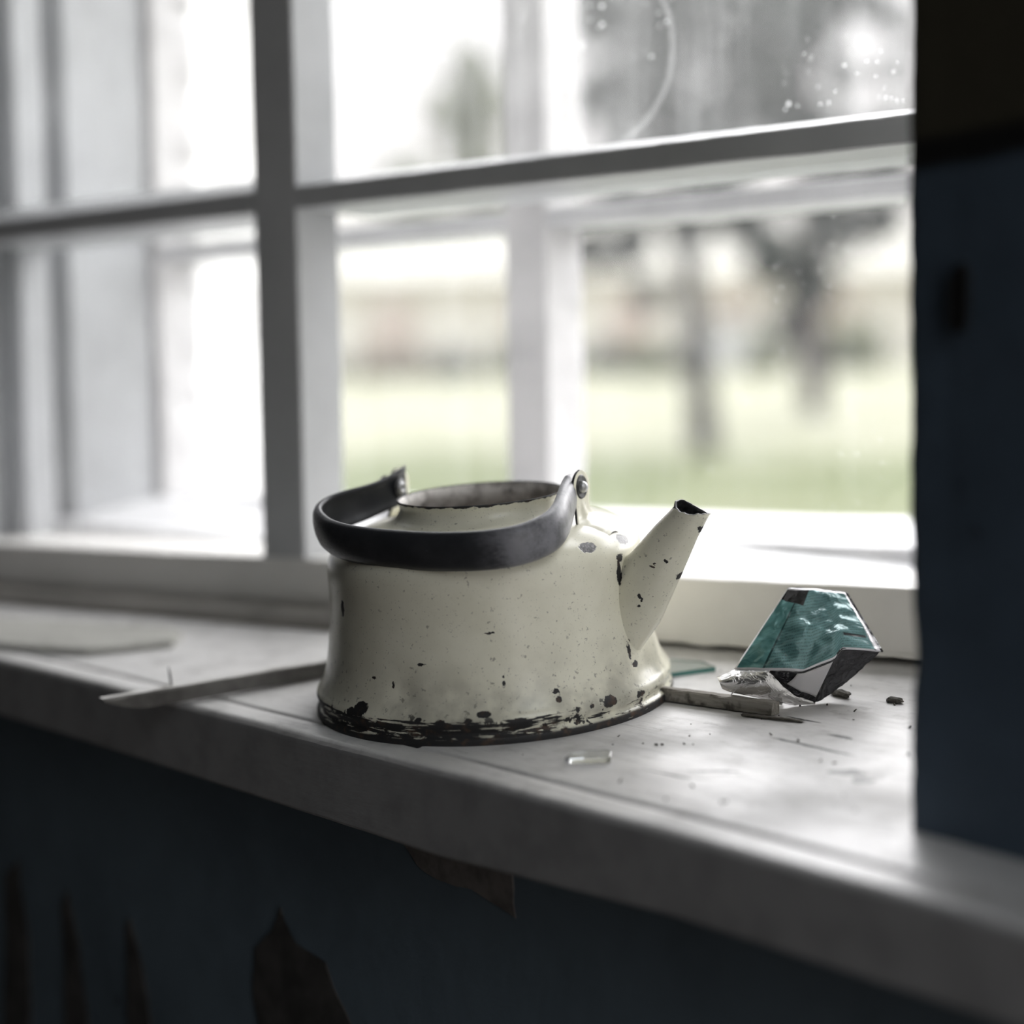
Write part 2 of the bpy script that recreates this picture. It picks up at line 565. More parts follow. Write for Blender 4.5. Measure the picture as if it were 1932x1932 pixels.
for x in xs:
    fy = front_s(x)
    col = []
    for k, (d, dz) in enumerate(sec):
        w = noise.noise(Vector((x * 11, d * 60, 0)))
        y = fy + d + (w * .0006 if 3 <= k <= 15 else w * .0008 if 15 < k < 22 else 0)
        worn = .0014 * max(0, noise.noise(Vector((x * 17, 4, 0))) + .5 * noise.noise(Vector((x * 90, 7, 0)))) * (1 - abs(k - 10) / 4) if 7 <= k <= 13 else 0
        col.append((x, y, sill_z(y) + dz if k > 9 else sill_z(fy) + dz * (thick_s(x) / .0385 if k < 7 else 1) - worn + noise.noise(Vector((x * 40, y * 40, 1))) * .00025))
    for y in (.02, .06, .10, .135, .20, .22):
        y = max(y, fy + .095 + y * .1)
        col.append((x, y, sill_z(y) + noise.noise(Vector((x * 14, y * 14, 1))) * .0005))
    verts += col
    nc = len(col)
for i in range(len(xs) - 1):
    for k in range(nc - 1):
        faces.append((i * nc + k, (i + 1) * nc + k, (i + 1) * nc + k + 1, i * nc + k + 1))
me = new_mesh('trim_1', verts, faces, True)
me.polygons.foreach_set('use_smooth', [(i % (nc - 1)) > 7 for i in range(len(faces))])
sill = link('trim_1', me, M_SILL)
tag(sill, 'wide white painted window sill with a grooved front nosing', kind='structure')

# moulding strip at the back of the sill, left part
verts, faces = [], []
mx = [-.78 + i * .02 for i in range(36)]
for x in mx:
    j = noise.noise(Vector((x * 20, 0, 0))) * .0008
    z0 = sill_z(.118)
    for (y, z) in ((.1300, z0 - .001), (.1070, z0 - .001), (.1066 + j, z0 + .005), (.1085 + j, z0 + .0085), (.114 + j, z0 + .0115), (.122, z0 + .0135), (.1300, z0 + .0145)):
        verts.append((x, y, z + j))
for i in range(len(mx) - 1):
    for k in range(7):
        faces.append((i * 7 + k, i * 7 + (k + 1) % 7, (i + 1) * 7 + (k + 1) % 7, (i + 1) * 7 + k))
faces.append(tuple(range(7))); faces.append(tuple((len(mx) - 1) * 7 + k for k in range(7))[::-1])
mo = link('trim_2', new_mesh('trim_2', verts, faces, True), painted_wood('grimy_moulding_paint', (.42, .40, .37), 1.0, 0, .06))
tag(mo, 'grimy quarter round moulding between sill and sash', kind='structure')

# ------------------------------------------------------------------ inner window
def glass_mat(name, haze, streak, drops, tint=(.80, .80, .805), arc=None):
    t = NT(name)
    v = t.noise(t.mp(t.obj, (60, 1, 2.2)), 1.0, 5, .6)
    b = t.noise(t.obj, 9, 5, .6, .6)
    dr = t.voro(t.obj, 85)
    dr2 = t.voro(t.mp(t.obj, (1, 1, 1), loc=(.3, .1, .7)), 150)
    d = t.math('ADD', haze, t.math('MULTIPLY', t.step(v, .45, .75), streak))
    d = t.math('ADD', d, t.math('MULTIPLY', t.step(b, .4, .75), haze * .9))
    spots = t.math('MAXIMUM', t.step(dr, .16, .08), t.math('MULTIPLY', t.step(dr2, .2, .1), .7))
    spots = t.math('MULTIPLY', spots, t.step(t.noise(t.obj, 14, 3), .45, .6))
    d = t.math('ADD', d, t.math('MULTIPLY', spots, drops), clamp=True)
    if arc:                                          # old wiping smear, part of a circle
        x, _, z = t.sep(t.obj)
        dx = t.math('SUBTRACT', x, arc[0]); dz = t.math('SUBTRACT', z, arc[1])
        rr = t.math('SQRT', t.math('ADD', t.math('MULTIPLY', dx, dx), t.math('MULTIPLY', dz, dz)))
        rr = t.math('ADD', rr, t.math('MULTIPLY', t.math('SUBTRACT', t.noise(t.obj, 30, 3), .5), .004))
        ring = t.math('MULTIPLY', t.step(t.math('ABSOLUTE', t.math('SUBTRACT', rr, arc[2])), .0026, .0008), t.step(dx, .0, .03))
        d = t.math('ADD', d, t.math('MULTIPLY', ring, .10), clamp=True)
    tr = t.n('ShaderNodeBsdfTransparent'); tr.inputs[0].default_value = (*tint, 1)
    tl = t.n('ShaderNodeBsdfTranslucent'); tl.inputs[0].default_value = (.92, .93, .94, 1)
    df = t.n('ShaderNodeBsdfDiffuse'); df.inputs[0].default_value = (.5, .5, .5, 1)
    ms = t.n('ShaderNodeMixShader'); ms.inputs[0].default_value = .15
    t.l(tl.outputs[0], ms.inputs[1]); t.l(df.outputs[0], ms.inputs[2])
    m1 = t.n('ShaderNodeMixShader'); t.put(m1.inputs[0], d)
    t.l(tr.outputs[0], m1.inputs[1]); t.l(ms.outputs[0], m1.inputs[2])
    gl = t.n('ShaderNodeBsdfGlossy'); gl.inputs['Roughness'].default_value = .02
    fr = t.n('ShaderNodeFresnel'); fr.inputs[0].default_value = 1.45
    m2 = t.n('ShaderNodeMixShader'); t.l(fr.outputs[0], m2.inputs[0])
    t.l(m1.outputs[0], m2.inputs[1]); t.l(gl.outputs[0], m2.inputs[2])
    t.l(m2.outputs[0], t.out.inputs[0])
    return t.mat
M_G_UR = glass_mat('dirty_glass_upper', .045, .07, .45, arc=(-.0362, .3881, .0608))
M_G_CL = glass_mat('glass_lower', .016, .015, .1)
M_G_UL = glass_mat('glass_left_upper', .03, .03, .1)
M_G_LL = glass_mat('glass_left_lower', .045, .04, .15)
M_G_OUT = glass_mat('outer_glass', .025, .03, .12)
M_G_OUTR = glass_mat('outer_glass_right', .025, .04, .3)

W1 = empty('window_1', (-.1, .15, .05)); tag(W1, 'inner sash of the double window in white paint', kind='structure')
def child(o, parent):
    mw = o.matrix_world.copy()
    o.parent = parent
    o.matrix_parent_inverse = Matrix.Translation(-Vector(parent.location))
    return o
XL, XR, ZT = -.614, .42, 1.2
M1L, M1R = -.2935, -.2530
YI = .130
child(box('bottom_rail', (XL - .06, XR, YI, .232, .0185, .0566), M_RAIL, None, .0016, .02, .0006, 1), W1)
# ragged peeling foot of the rail
bm = bmesh.new()
prev = None
for i in range(261):
    x = XL - .05 + i * .004
    b = sill_z(YI) + .0045 + noise.noise(Vector((x * 70, 0, 0))) * .0012 + noise.noise(Vector((x * 25, 3, 0))) * .0015
    if x < -.05: b = sill_z(YI) + .002
    vs = [bm.verts.new(p) for p in ((x, YI + .0006, b), (x, YI + .006, b), (x, YI + .006, .021), (x, YI + .0006, .021))]
    if prev:
        for k in range(4):
            bm.faces.new((prev[k], prev[(k + 1) % 4], vs[(k + 1) % 4], vs[k]))
    prev = vs
child(from_bm('rail_foot', bm, M_RAIL), W1)
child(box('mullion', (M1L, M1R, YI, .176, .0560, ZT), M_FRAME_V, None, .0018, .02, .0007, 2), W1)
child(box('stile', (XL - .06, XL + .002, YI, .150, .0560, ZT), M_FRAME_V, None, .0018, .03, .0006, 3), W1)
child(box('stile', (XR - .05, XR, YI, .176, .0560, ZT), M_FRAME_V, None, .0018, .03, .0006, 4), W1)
def transom(x0, x1, seed, top):
    bm = bmesh.new()
    n = int((x1 - x0) / .012)
    prev = None
    for i in range(n + 1):
        x = x0 + (x1 - x0) * i / n
        j = noise.noise(Vector((x * 18, seed, 0))) * .0007
        k = noise.noise(Vector((x * 60, seed, 5))) * .0004
        prof = [(YI + .0015, .3038 + j), (YI, .3052 + j), (YI, .3186 + k), (YI + .0012, .3200 + k), (.176, .3200 + top + k), (.178, .3200), (.214, .318), (.214, .3040), (.17, .3038 + j)]
        vs = [bm.verts.new((x, y, z)) for y, z in prof]
        if prev:
            for q in range(len(prof)):
                bm.faces.new((prev[q], prev[(q + 1) % len(prof)], vs[(q + 1) % len(prof)], vs[q]))
        else:
            bm.faces.new(vs)
        prev = vs
    bm.faces.new(prev[::-1])
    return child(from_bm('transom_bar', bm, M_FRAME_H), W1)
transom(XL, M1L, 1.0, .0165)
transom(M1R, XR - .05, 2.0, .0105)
def pane(parent, x0, x1, z0, z1, y, mat, th=.003):
    o = box('glass_pane', (x0, x1, y, y + th, z0, z1), mat)
    # one refracting-free sheet: keep only the room-side face so the dirt counts once
    bm = bmesh.new(); bm.from_mesh(o.data)
    bmesh.ops.delete(bm, geom=[f for f in bm.faces if f.normal.y > -.9], context='FACES')
    bm.to_mesh(o.data); bm.free()
    return child(o, parent)
pane(W1, XL, M1L, .316, ZT, .1735, M_G_UL)
pane(W1, M1R, XR - .05, .316, ZT, .1735, M_G_UR)
pane(W1, XL, M1L, .0556, .306, .1735, M_G_LL)
pane(W1, M1R, XR - .05, .0556, .306, .1735, M_G_CL)

# ------------------------------------------------------------------ box between the sashes
verts = [(-.66, .22, .070), (.42, .22, .036), (.42, .36, .038), (-.66, .36, .090), (-.66, .22, .0), (.42, .22, .0), (.42, .36, .0), (-.66, .36, .0)]
bx = link('trim_3', new_mesh('trim_3', verts, [(0, 1, 2, 3), (4, 7, 6, 5), (0, 4, 5, 1), (1, 5, 6, 2), (2, 6, 7, 3), (3, 7, 4, 0)]), M_OUTERH)
tag(bx, 'dusty bottom board between the two sashes', kind='structure')
J = empty('trim_4', (XL, .2, .05)); tag(J, 'boarded left jamb between the sashes', kind='structure')
for nm, y0, y1, xx in (('jamb_board', .186, .2175, XL), ('jamb_backing', .151, .345, XL - .030), ('jamb_board', .2405, .336, XL)):
    child(box(nm, (XL - .05, xx, y0, y1, .04, ZT), M_JAMB, None, .0025, .03, .0008, y0 * 50), J)
J2 = box('trim_5', (.37, .43, .176, .40, .02, ZT), M_JAMB, None, .002); tag(J2, 'right jamb between the sashes', kind='structure')
hb = box('trim_6', (-.67, .43, .12, .45, 1.18, 1.24), M_JAMB); tag(hb, 'head board of the window box', kind='structure')

# ------------------------------------------------------------------ outer window
W2 = empty('window_2', (-.1, .36, .05)); tag(W2, 'weathered outer casements of the double window', kind='structure')
YO, YG = .340, .388
def ragged_stile(name, x0, x1, seed, amp, z0=.03, z1=ZT, mat=M_OUTER, y1=.391):
    bm = bmesh.new()
    prev = None
    n = int((z1 - z0) / .006)
    for i in range(n + 1):
        z = z0 + (z1 - z0) * i / n
        w = (noise.noise(Vector((seed, z * 40, 0))) + .6 * noise.noise(Vector((seed, z * 110, 0)))) * amp
        prof = [(x0, YO), (x1, YO), (x1 + .0006, YO + .01), (x1 + .0006 + w * .4, YO + .03), (x1 + .001 + w, y1), (x0, y1)]
        vs = [bm.verts.new((a, b, z)) for a, b in prof]
        if prev:
            for k in range(6):
                bm.faces.new((prev[k], prev[(k + 1) % 6], vs[(k + 1) % 6], vs[k]))
        else:
            bm.faces.new(vs)
        prev = vs
    bm.faces.new(prev[::-1])
    return child(from_bm(name, bm, mat), W2)
ragged_stile('stile', -.66, -.6065, 1.3, .0045)
ragged_stile('centre_post', -.2175, -.1790, 4.4, .0015)
ragged_stile('stile', .33, .42, 6.1, .002)
for a, b, sd in ((-.61, -.2165, 8), (-.180, .335, 9)):
    child(box('transom_bar', (a, b, YO, .392, .3025, .3175), M_OUTERH, None, .0016, .015, .0009, sd), W2)
    child(box('bottom_rail', (a, b, YO, .392, .02, .0605 if sd == 9 else .085), M_OUTERH, None, .0016, .015, .0009, sd + 3), W2)
pane(W2, -.61, -.2165, .32, ZT, YG, M_G_OUT)
pane(W2, -.180, .335, .32, ZT, YG, M_G_OUTR)
pane(W2, -.61, -.2165, .06, .304, YG, M_G_OUT)
pane(W2, -.180, .335, .05, .304, YG, M_G_CL)
osl = box('trim_7', (-.72, .6, .392, .60, .035, .0605), M_OUTERH, None, .003, .02, .001, 14)
tag(osl, 'pale weathered outside sill board', kind='structure')

# lower wall patches (positions on the wall face)
patch('bare_patch', [(-.0058, -.045), (.075, -.045), (.0754, -.0691), (.0779, -.0895), (.0644, -.0845), (.055, -.0803), (.0452, -.0805), (.034, -.0832), (.0211, -.0814), (.0046, -.0763), (-.0058, -.0687)], M_PATCH, 'grey bare plaster patch just under the sill')
patch('bare_patch', [(-.1237, -.138), (-.118, -.1257), (-.1096, -.1426), (-.0962, -.1457), (-.0768, -.1487), (-.0701, -.1608), (-.0543, -.1793), (-.045, -.215), (-.140, -.215), (-.1465, -.1802), (-.1428, -.1567)], M_HOLE, 'large black hole in the peeling paint')
for q in ([(-.446, -.172), (-.428, -.157), (-.4174, -.217), (-.4178, -.29), (-.4567, -.29), (-.4498, -.224)], [(-.3674, -.1753), (-.3612, -.1665), (-.3481, -.2009), (-.3364, -.27), (-.3696, -.27), (-.3685, -.2131)], [(-.2861, -.176), (-.2811, -.1671), (-.2689, -.1968), (-.2570, -.255), (-.2873, -.255), (-.2865, -.2046)]):
    patch('bare_patch', q, M_HOLE, 'dark vertical strip of missing paint')

# ------------------------------------------------------------------ kettle
kz = Vector((0, -.103, 1)).normalized()             # stands on the sloping board
kx = Vector((cos(R(5)), sin(R(5)), 0)); kx = (kx - kz * kx.dot(kz)).normalized()
ky = kz.cross(kx)
KET = empty('kettle')
KM = Matrix((kx, ky, kz)).transposed().to_4x4()
KM.translation = kz * -.0012
KET.matrix_world = KM
tag(KET, 'chipped cream enamel kettle without a lid, black handle folded down', 'kettle')

def enamel(name, spots=(), band=False, joint=None, rim=None, speck=1.0):
    t = NT(name)
    o = t.obj
    x, y, z = t.sep(o)
    n1 = t.noise(o, 55, 5, .6)
    n2 = t.noise(o, 330, 4, .6)
    n3 = t.noise(o, 900, 2, .5)
    base = t.mix(t.step(n1, .3, .75), (.86, .84, .70), (.79, .77, .63))
    # faint dark grime specks, denser low on the body
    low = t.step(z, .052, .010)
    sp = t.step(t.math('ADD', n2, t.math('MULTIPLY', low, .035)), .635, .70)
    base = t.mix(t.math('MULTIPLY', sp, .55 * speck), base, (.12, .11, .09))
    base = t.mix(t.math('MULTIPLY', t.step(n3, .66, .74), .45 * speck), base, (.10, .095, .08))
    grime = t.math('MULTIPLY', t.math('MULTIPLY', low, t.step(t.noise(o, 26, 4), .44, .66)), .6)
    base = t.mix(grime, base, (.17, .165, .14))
    # distorted position for the chip outlines
    w = t.n('ShaderNodeVectorMath', operation='MULTIPLY_ADD')
    t.l(t.noise(o, 420, 4, .65, color=True), w.inputs[0])
    w.inputs[1].default_value = (.0034,) * 3
    w.inputs[2].default_value = (-.0017,) * 3
    w2 = t.n('ShaderNodeVectorMath', operation='ADD')
    t.l(o, w2.inputs[0]); t.l(w.outputs[0], w2.inputs[1])
    mask, grey = None, None
    for (c, rad, kind) in spots:
        s = t.n('ShaderNodeVectorMath', operation='SUBTRACT')
        t.l(w2.outputs[0], s.inputs[0]); s.inputs[1].default_value = c
        rad = rad if hasattr(rad, '__len__') else (rad,) * 3
        q = t.n('ShaderNodeVectorMath', operation='MULTIPLY')
        t.l(s.outputs[0], q.inputs[0]); q.inputs[1].default_value = [1 / r for r in rad]
        L = t.n('ShaderNodeVectorMath', operation='LENGTH'); t.l(q.outputs[0], L.inputs[0])
        d = t.step(L.outputs['Value'], 1.0, .86)
        if kind == 'g':
            grey = d if grey is None else t.math('MAXIMUM', grey, d)
        else:
            mask = d if mask is None else t.math('MAXIMUM', mask, d)
    if band:
        az = t.math('ARCTAN2', y, x)
        st = t.n('ShaderNodeCombineXYZ')
        t.l(t.math('MULTIPLY', az, 2.6), st.inputs[0]); t.l(t.math('MULTIPLY', z, 300.0), st.inputs[1])
        strk = t.noise(st.outputs[0], 1.35, 6, .62, .25)
        st2 = t.n('ShaderNodeCombineXYZ')
        t.l(t.math('MULTIPLY', az, 9.0), st2.inputs[0]); t.l(t.math('MULTIPLY', z, 420.0), st2.inputs[1])
        strk2 = t.noise(st2.outputs[0], 1.0, 5, .6)
        s = t.math('ADD', t.math('MULTIPLY', strk, .62), t.math('MULTIPLY', strk2, .38))
        # the lower band is nearly bare from the left round to the front, patchy to the right
        azb = t.math('MULTIPLY', t.step(az, -.45, -.95), .115)
        zl = t.step(z, .0165, .0140)
        m1 = t.step(t.math('ADD', t.math('ADD', s, azb), t.math('MULTIPLY', t.math('SUBTRACT', zl, 1.0), .6)), .55, .575)
        ring = t.step(z, .0062, .0050)
        m2 = t.math('MULTIPLY', ring, t.step(t.math('ADD', s, t.math('MULTIPLY', t.step(az, -.2, -.8), .16)), .40, .44))
        up = t.math('MULTIPLY', t.step(z, .026, .012), t.step(t.math('ADD', t.noise(o, 95, 5, .65), t.math('MULTIPLY', t.step(z, .022, .012), .07)), .66, .685))
        for mm in (m1, m2, up):
            mask = mm if mask is None else t.math('MAXIMUM', mask, mm)
    if rim:
        e = t.math('ADD', z, t.math('MULTIPLY', t.math('SUBTRACT', t.noise(o, 160, 4), .5), .004))
        mm = t.step(e, rim, rim + .0005)
        mask = mm if mask is None else t.math('MAXIMUM', mask, mm)
    if mask is None:
        mask = t.math('MULTIPLY', t.step(n2, .75, .8), 1.0)
    bare = t.mix(t.step(t.noise(o, 180, 4), .5, .72), (.020, .020, .021), (.075, .045, .030))
    # rust tint creeping round some chips
    c = t.mix(mask, base, bare)
    rough = t.mixf(mask, .24, .65)
    if grey is not None:
        gcol = t.mix(t.step(t.noise(o, 800, 3), .4, .7), (.12, .12, .125), (.33, .32, .33))
        c = t.mix(grey, c, gcol)
        rough = t.mixf(grey, rough, .4)
        allm = t.math('MAXIMUM', mask, grey)
    else:
        allm = mask
    h = t.math('SUBTRACT', t.math('MULTIPLY', n1, .25), allm)
    t.bsdf(c, rough, 0, t.bump(h, .5, .0006), .5)
    return t.mat

SPOTS = [((.0773, -.0275, .0925), (.0062, .0062, .0030), 'g'), ((.0833, .0026, .0915), (.0042, .0062, .0034), 'g'),
         ((.0925, -.0398, .0146), (.0052, .0052, .0042), 'b'), ((.0925, -.040, .0085), (.0022, .0022, .0065), 'b'),
         ((.0503, -.0773, .0315), (.0013,) * 3, 'b'), ((.0499, -.0766, .0350), (.0009,) * 3, 'b'),
         ((-.0278, -.0931, .0168), (.0062, .004, .0050), 'b'), ((-.034, -.0915, .0150), (.0042, .004, .0026), 'b'),
         ((.0107, -.0975, .0151), (.0022, .003, .0016), 'b'), ((.0224, -.0962, .0140), (.0030, .003, .0016), 'b'),
         ((.0362, -.0915, .0146), (.0026, .003, .0018), 'b'), ((.0427, -.0869, .0173), (.0042, .004, .0019), 'b'),
         ((.0807, -.0567, .0143), (.0017,) * 3, 'b'), ((.0853, -.0495, .0146), (.0014,) * 3, 'b'),
         ((-.047, -.0741, .0660), (.0020, .0035, .0050), 'b'), ((.0437, -.0765, .0571), (.0034, .002, .0006), 'b'),
         ((.0096, -.0897, .0419), (.0028, .002, .0009), 'b'), ((.0713, -.0609, .0242), (.0022, .002, .0013), 'b'),
         ((.073, -.0616, .0203), (.0016, .002, .0018), 'b'), ((.098, -.0166, .0126), (.003, .004, .0022), 'b'),
         ((.0868, -.0108, .0765), (.0016, .0022, .0070), 'b'), ((.0855, -.0085, .0835), (.0030, .0040, .0028), 'b'), ((.0905, -.0118, .0350), (.0014, .0016, .0075), 'b'),
         ((.0920, -.0095, .0268), (.0026, .003, .0016), 'b'), ((-.0076, -.092, .0312), (.0011, .002, .0018), 'b'), ((-.0205, -.0895, .0334), (.0016, .002, .0008), 'b')]
M_ENAMEL = enamel('cream_enamel', SPOTS, band=True, rim=.1153)
M_ENAMEL_SPOUT = enamel('cream_enamel_spout', [((.1178, .0, .0715), (.0020, .01, .0040), 'b'), ((.1308, .0, .0970), (.0015, .01, .0034), 'b'), ((.0985, -.012, .0645), (.0011, .0030, .0016), 'b'), ((.0995, -.0115, .0625), (.0007, .003, .0016), 'b'), ((.0978, -.0115, .0590), (.0010, .003, .0007), 'b'), ((.1065, -.0115, .0800), (.0016, .003, .0007), 'b'), ((.1080, -.0115, .0815), (.0009, .003, .0006), 'b'), ((.1140, -.0105, .0830), (.0008, .003, .0012), 'b'), ((.1075, -.011, .0560), (.0020, .003, .0010), 'b'), ((.0870, -.0115, .0740), (.0014, .003, .0050), 'b'), ((.0895, -.0115, .0350), (.0013, .003, .0070), 'b'), ((.0905, -.0085, .0275), (.0022, .003, .0012), 'b')], rim=.1095)
M_ENAMEL_LUG = enamel('cream_enamel_lug', [((.0700, -.006, .104), (.0022, .0022, .0016), 'b')], speck=.8)
M_IRON = plain('worn_bare_iron', (.07, .07, .072), .45, .6, var=.5, vscale=240)
M_RIVET = plain('pale_steel_rivet', (.45, .45, .46), .35, .9, var=.2, vscale=300)
def inside_mat():
    t = NT('kettle_inside')
    n = t.noise(t.obj, 70, 5, .65); n2 = t.noise(t.obj, 300, 4)
    c = t.mix(t.step(n, .42, .62), (.82, .79, .75), (.38, .355, .33))
    c = t.mix(t.step(n2, .62, .7), c, (.05, .04, .035))
    t.bsdf(c, .55, 0, t.bump(n2, .2, .001))
    return t.mat
M_INSIDE = inside_mat()
def bakelite():
    t = NT('black_handle_resin')
    n = t.noise(t.obj, 45, 5, .65); n2 = t.noise(t.mp(t.obj, (1, 3, 3)), 260, 4, .6)
    x, y, z = t.sep(t.obj)
    wear = t.math('MULTIPLY', t.step(x, .040, .066), t.step(t.math('ADD', t.math('MULTIPLY', n, .75), t.math('MULTIPLY', n2, .25)), .30, .62))
    c = t.mix(t.step(n, .35, .75), (.028, .030, .035), (.045, .047, .053))
    c = t.mix(t.math('MULTIPLY', wear, .7), c, (.30, .30, .33))
    sc = t.step(n2, .70, .76)
    c = t.mix(t.math('MULTIPLY', sc, .35), c, (.25, .25, .26))
    t.bsdf(c, t.mixf(t.step(n2, .3, .7), .30, .46), 0, t.bump(n2, .12, .0006), .45)
    return t.mat
M_HANDLE = bakelite()

H = 1.025
prof_out = [(.1000, .0012), (.1003, .0030), (.1001, .0050), (.0984, .0064), (.0977, .0078), (.0985, .0098), (.0995, .0125), (.0988, .0150), (.0968, .0178), (.0938, .0240), (.0908, .036), (.0880, .0565), (.0876, .068), (.0877, .078),
            (.0868, .0842), (.0845, .0884), (.0805, .0924), (.0740, .0960), (.0650, .0992), (.0560, .1015), (.0500, .1031), (.0472, .1050), (.0456, .1075), (.0452, .1100), (.0458, .1122), (.0464, .1134)]
po_ = smooth_prof(prof_out, 5)
po_ = [Vector((p.x, p.y * H)) for p in po_]
full = [Vector((0, .0022)), Vector((.05, .0020)), Vector((.085, .0012)), Vector((.094, .0002)), Vector((.0980, 0)), Vector((.0993, .0004))] + po_
n_out = len(full)
full += [Vector((.0460, .1139 * H)), Vector((.0452, .1133 * H)), Vector((.0438, .1095 * H)), Vector((.0446, .1070 * H)), Vector((.049, .1012 * H)), Vector((.062, .0970 * H)), Vector((.078, .09 * H)), Vector((.0845, .078 * H)), Vector((.0845, .06 * H)), Vector((.0880, .03 * H)), Vector((.094, .012)), Vector((.09, .005)), Vector((.0, .0045))]
verts, faces = lathe([(p.x, p.y) for p in full], 220)
me = new_mesh('body', verts, faces, True)
body = link('body', me, M_ENAMEL, KET)
me.materials.append(M_INSIDE)
npf = len(full) - 1
mi = [1 if (i % npf) >= n_out + 1 else 0 for i in range(len(me.polygons))]
me.polygons.foreach_set('material_index', mi)
# small wobbles: old pressed sheet, one dent at the lower left
for v in me.vertices:
    c = v.co
    d = noise.noise(c * 14) * .0006
    if c.z > .103:
        d += noise.noise(c * 130) * .0004
    rr = max(sqrt(c.x ** 2 + c.y ** 2), 1e-6)
    k = exp(-((c.x + .0003) ** 2 + (c.y + .093) ** 2 + (c.z - .0265) ** 2) / .00006) * .0012
    f = 1 + (d - k) / rr if rr > .03 else 1
    c.x *= f; c.y *= f
me.update()

# spout: oval sections from the belly to the mouth
Uu = [(.0800, .0772), (.0920, .0872), (.1050, .1002), (.1130, .1072), (.1172, .1110)]
Ll = [(.0860, .0255), (.1030, .0468), (.1141, .0675), (.1277, .0935), (.1355, .1062)]
Ww = [.0125, .0128, .0112, .0096, .0088]
def interp(arr, t):
    s = t * (len(arr) - 1); i = min(int(s), len(arr) - 2); f = s - i
    a, b = arr[i], arr[i + 1]
    return tuple(p + (q - p) * f for p, q in zip(a, b)) if hasattr(a, '__len__') else a + (b - a) * f
verts, faces = [], []
NS, SEG = 26, 48
def spout_ring(t, inset=0.0):
    u = Vector(interp(Uu, t)); l = Vector(interp(Ll, t)); w = interp(Ww, t)
    c = (u + l) / 2; hx = (l - u) / 2
    out = []
    for k in range(SEG):
        a = 2 * pi * k / SEG
        ca, sa = cos(a), sin(a)
        e = .95
        ca2 = math.copysign(abs(ca) ** e, ca); sa2 = math.copysign(abs(sa) ** e, sa)
        L = hx.length
        p = c + hx * (ca2 * (L - inset) / L)
        lip = 0.0
        if t > .97:
            lip = .0014 * cos(2 * a + .7) - .0010 * cos(a) + noise.noise(Vector((ca * 3, sa * 3, 4))) * .0008
        flare = 1 + .05 * max(0, (t - .9) / .1)
        out.append((p.x * 1.0, (w * flare - inset) * sa2, p.y + lip))
    return out
for i in range(NS):
    verts += spout_ring(i / (NS - 1))
for i in range(NS - 1):
    for k in range(SEG):
        faces.append((i * SEG + k, i * SEG + (k + 1) % SEG, (i + 1) * SEG + (k + 1) % SEG, (i + 1) * SEG + k))
base_in = len(verts)
for i in range(NS):
    verts += spout_ring(1 - i / (NS - 1) * .6, .0011)
for i in range(NS - 1):
    for k in range(SEG):
        faces.append((base_in + i * SEG + k, base_in + i * SEG + (k + 1) % SEG, base_in + (i + 1) * SEG + (k + 1) % SEG, base_in + (i + 1) * SEG + k))
for k in range(SEG):
    faces.append(((NS - 1) * SEG + k, (NS - 1) * SEG + (k + 1) % SEG, base_in + (k + 1) % SEG, base_in + k))
me = new_mesh('spout', verts, faces, True)
bm = bmesh.new(); bm.from_mesh(me); bmesh.ops.recalc_face_normals(bm, faces=bm.faces); bm.to_mesh(me); bm.free()
sp = link('spout', me, M_ENAMEL_SPOUT, KET, True)
me.materials.append(M_IRON)
ni = (NS - 1) * SEG
for i, p in enumerate(me.polygons):
    if i >= ni: p.material_index = 1

# lugs: pressed ears that carry the handle
def lug(side):
    verts, faces = [], []
    # centre line in (x out, z) with half width along y
    st = [(.0800, .0958, .0060), (.0745, .0984, .0100), (.0690, .1004, .0120), (.0645, .1024, .0116), (.0634, .1052, .0098), (.0624, .1085, .0080), (.0622, .1120, .0080), (.0622, .1150, .0090), (.0622, .1180, .0096)]
    cz, rr = .1195, .0097
    for k in range(1, 9):
        a = pi / 2 * k / 8
        st.append((.0622, cz + rr * sin(a), max(rr * cos(a), .0006)))
    nw = 15
    for i, (xo, zz, hw) in enumerate(st):
        for k in range(nw):
            u = -1 + 2 * k / (nw - 1)
            rib = .0016 * exp(-(u / .25) ** 2) * exp(-((zz - .1065) / .0035) ** 2)
            drop = .0006 * u * u * (1 if i < 4 else 0) * 2
            pinch = -.0006 * exp(-((zz - .1215) / .005) ** 2) * max(0, 1 - (u / .6) ** 2)
            verts.append((side * (xo + rib + pinch), u * hw + (.014 if side < 0 else 0), zz - drop * 1.6))
    for i in range(len(st) - 1):
        for k in range(nw - 1):
            faces.append((i * nw + k, i * nw + k + 1, (i + 1) * nw + k + 1, (i + 1) * nw + k))
    me = new_mesh('lug', verts, faces, True)
    o = link('lug', me, M_ENAMEL_LUG, KET)
    s = o.modifiers.new('thick', 'SOLIDIFY'); s.thickness = .0014; s.offset = 0; s.material_offset_rim = 1; me.materials.append(M_IRON)
    # dark worn washer recess and rivet on it
    v, f = lathe([(.0, .0004), (.0052, .0004), (.0060, .0008), (.0066, 0)], 28)
    w = link('washer', new_mesh('washer', [(side * (.0627 + h), r_, .1202 + q) for r_, q, h in v], f, True), M_IRON, o)
    v, f = lathe([(.0, .0034), (.0014, .0032), (.0027, .0022), (.0033, .0009), (.0034, 0)], 24)
    rv = link('rivet', new_mesh('rivet', [(side * (.0630 + h), r_, .1202 + q) for r_, q, h in v], f, True), M_RIVET, o)
    return o
lug(1); lug(-1)

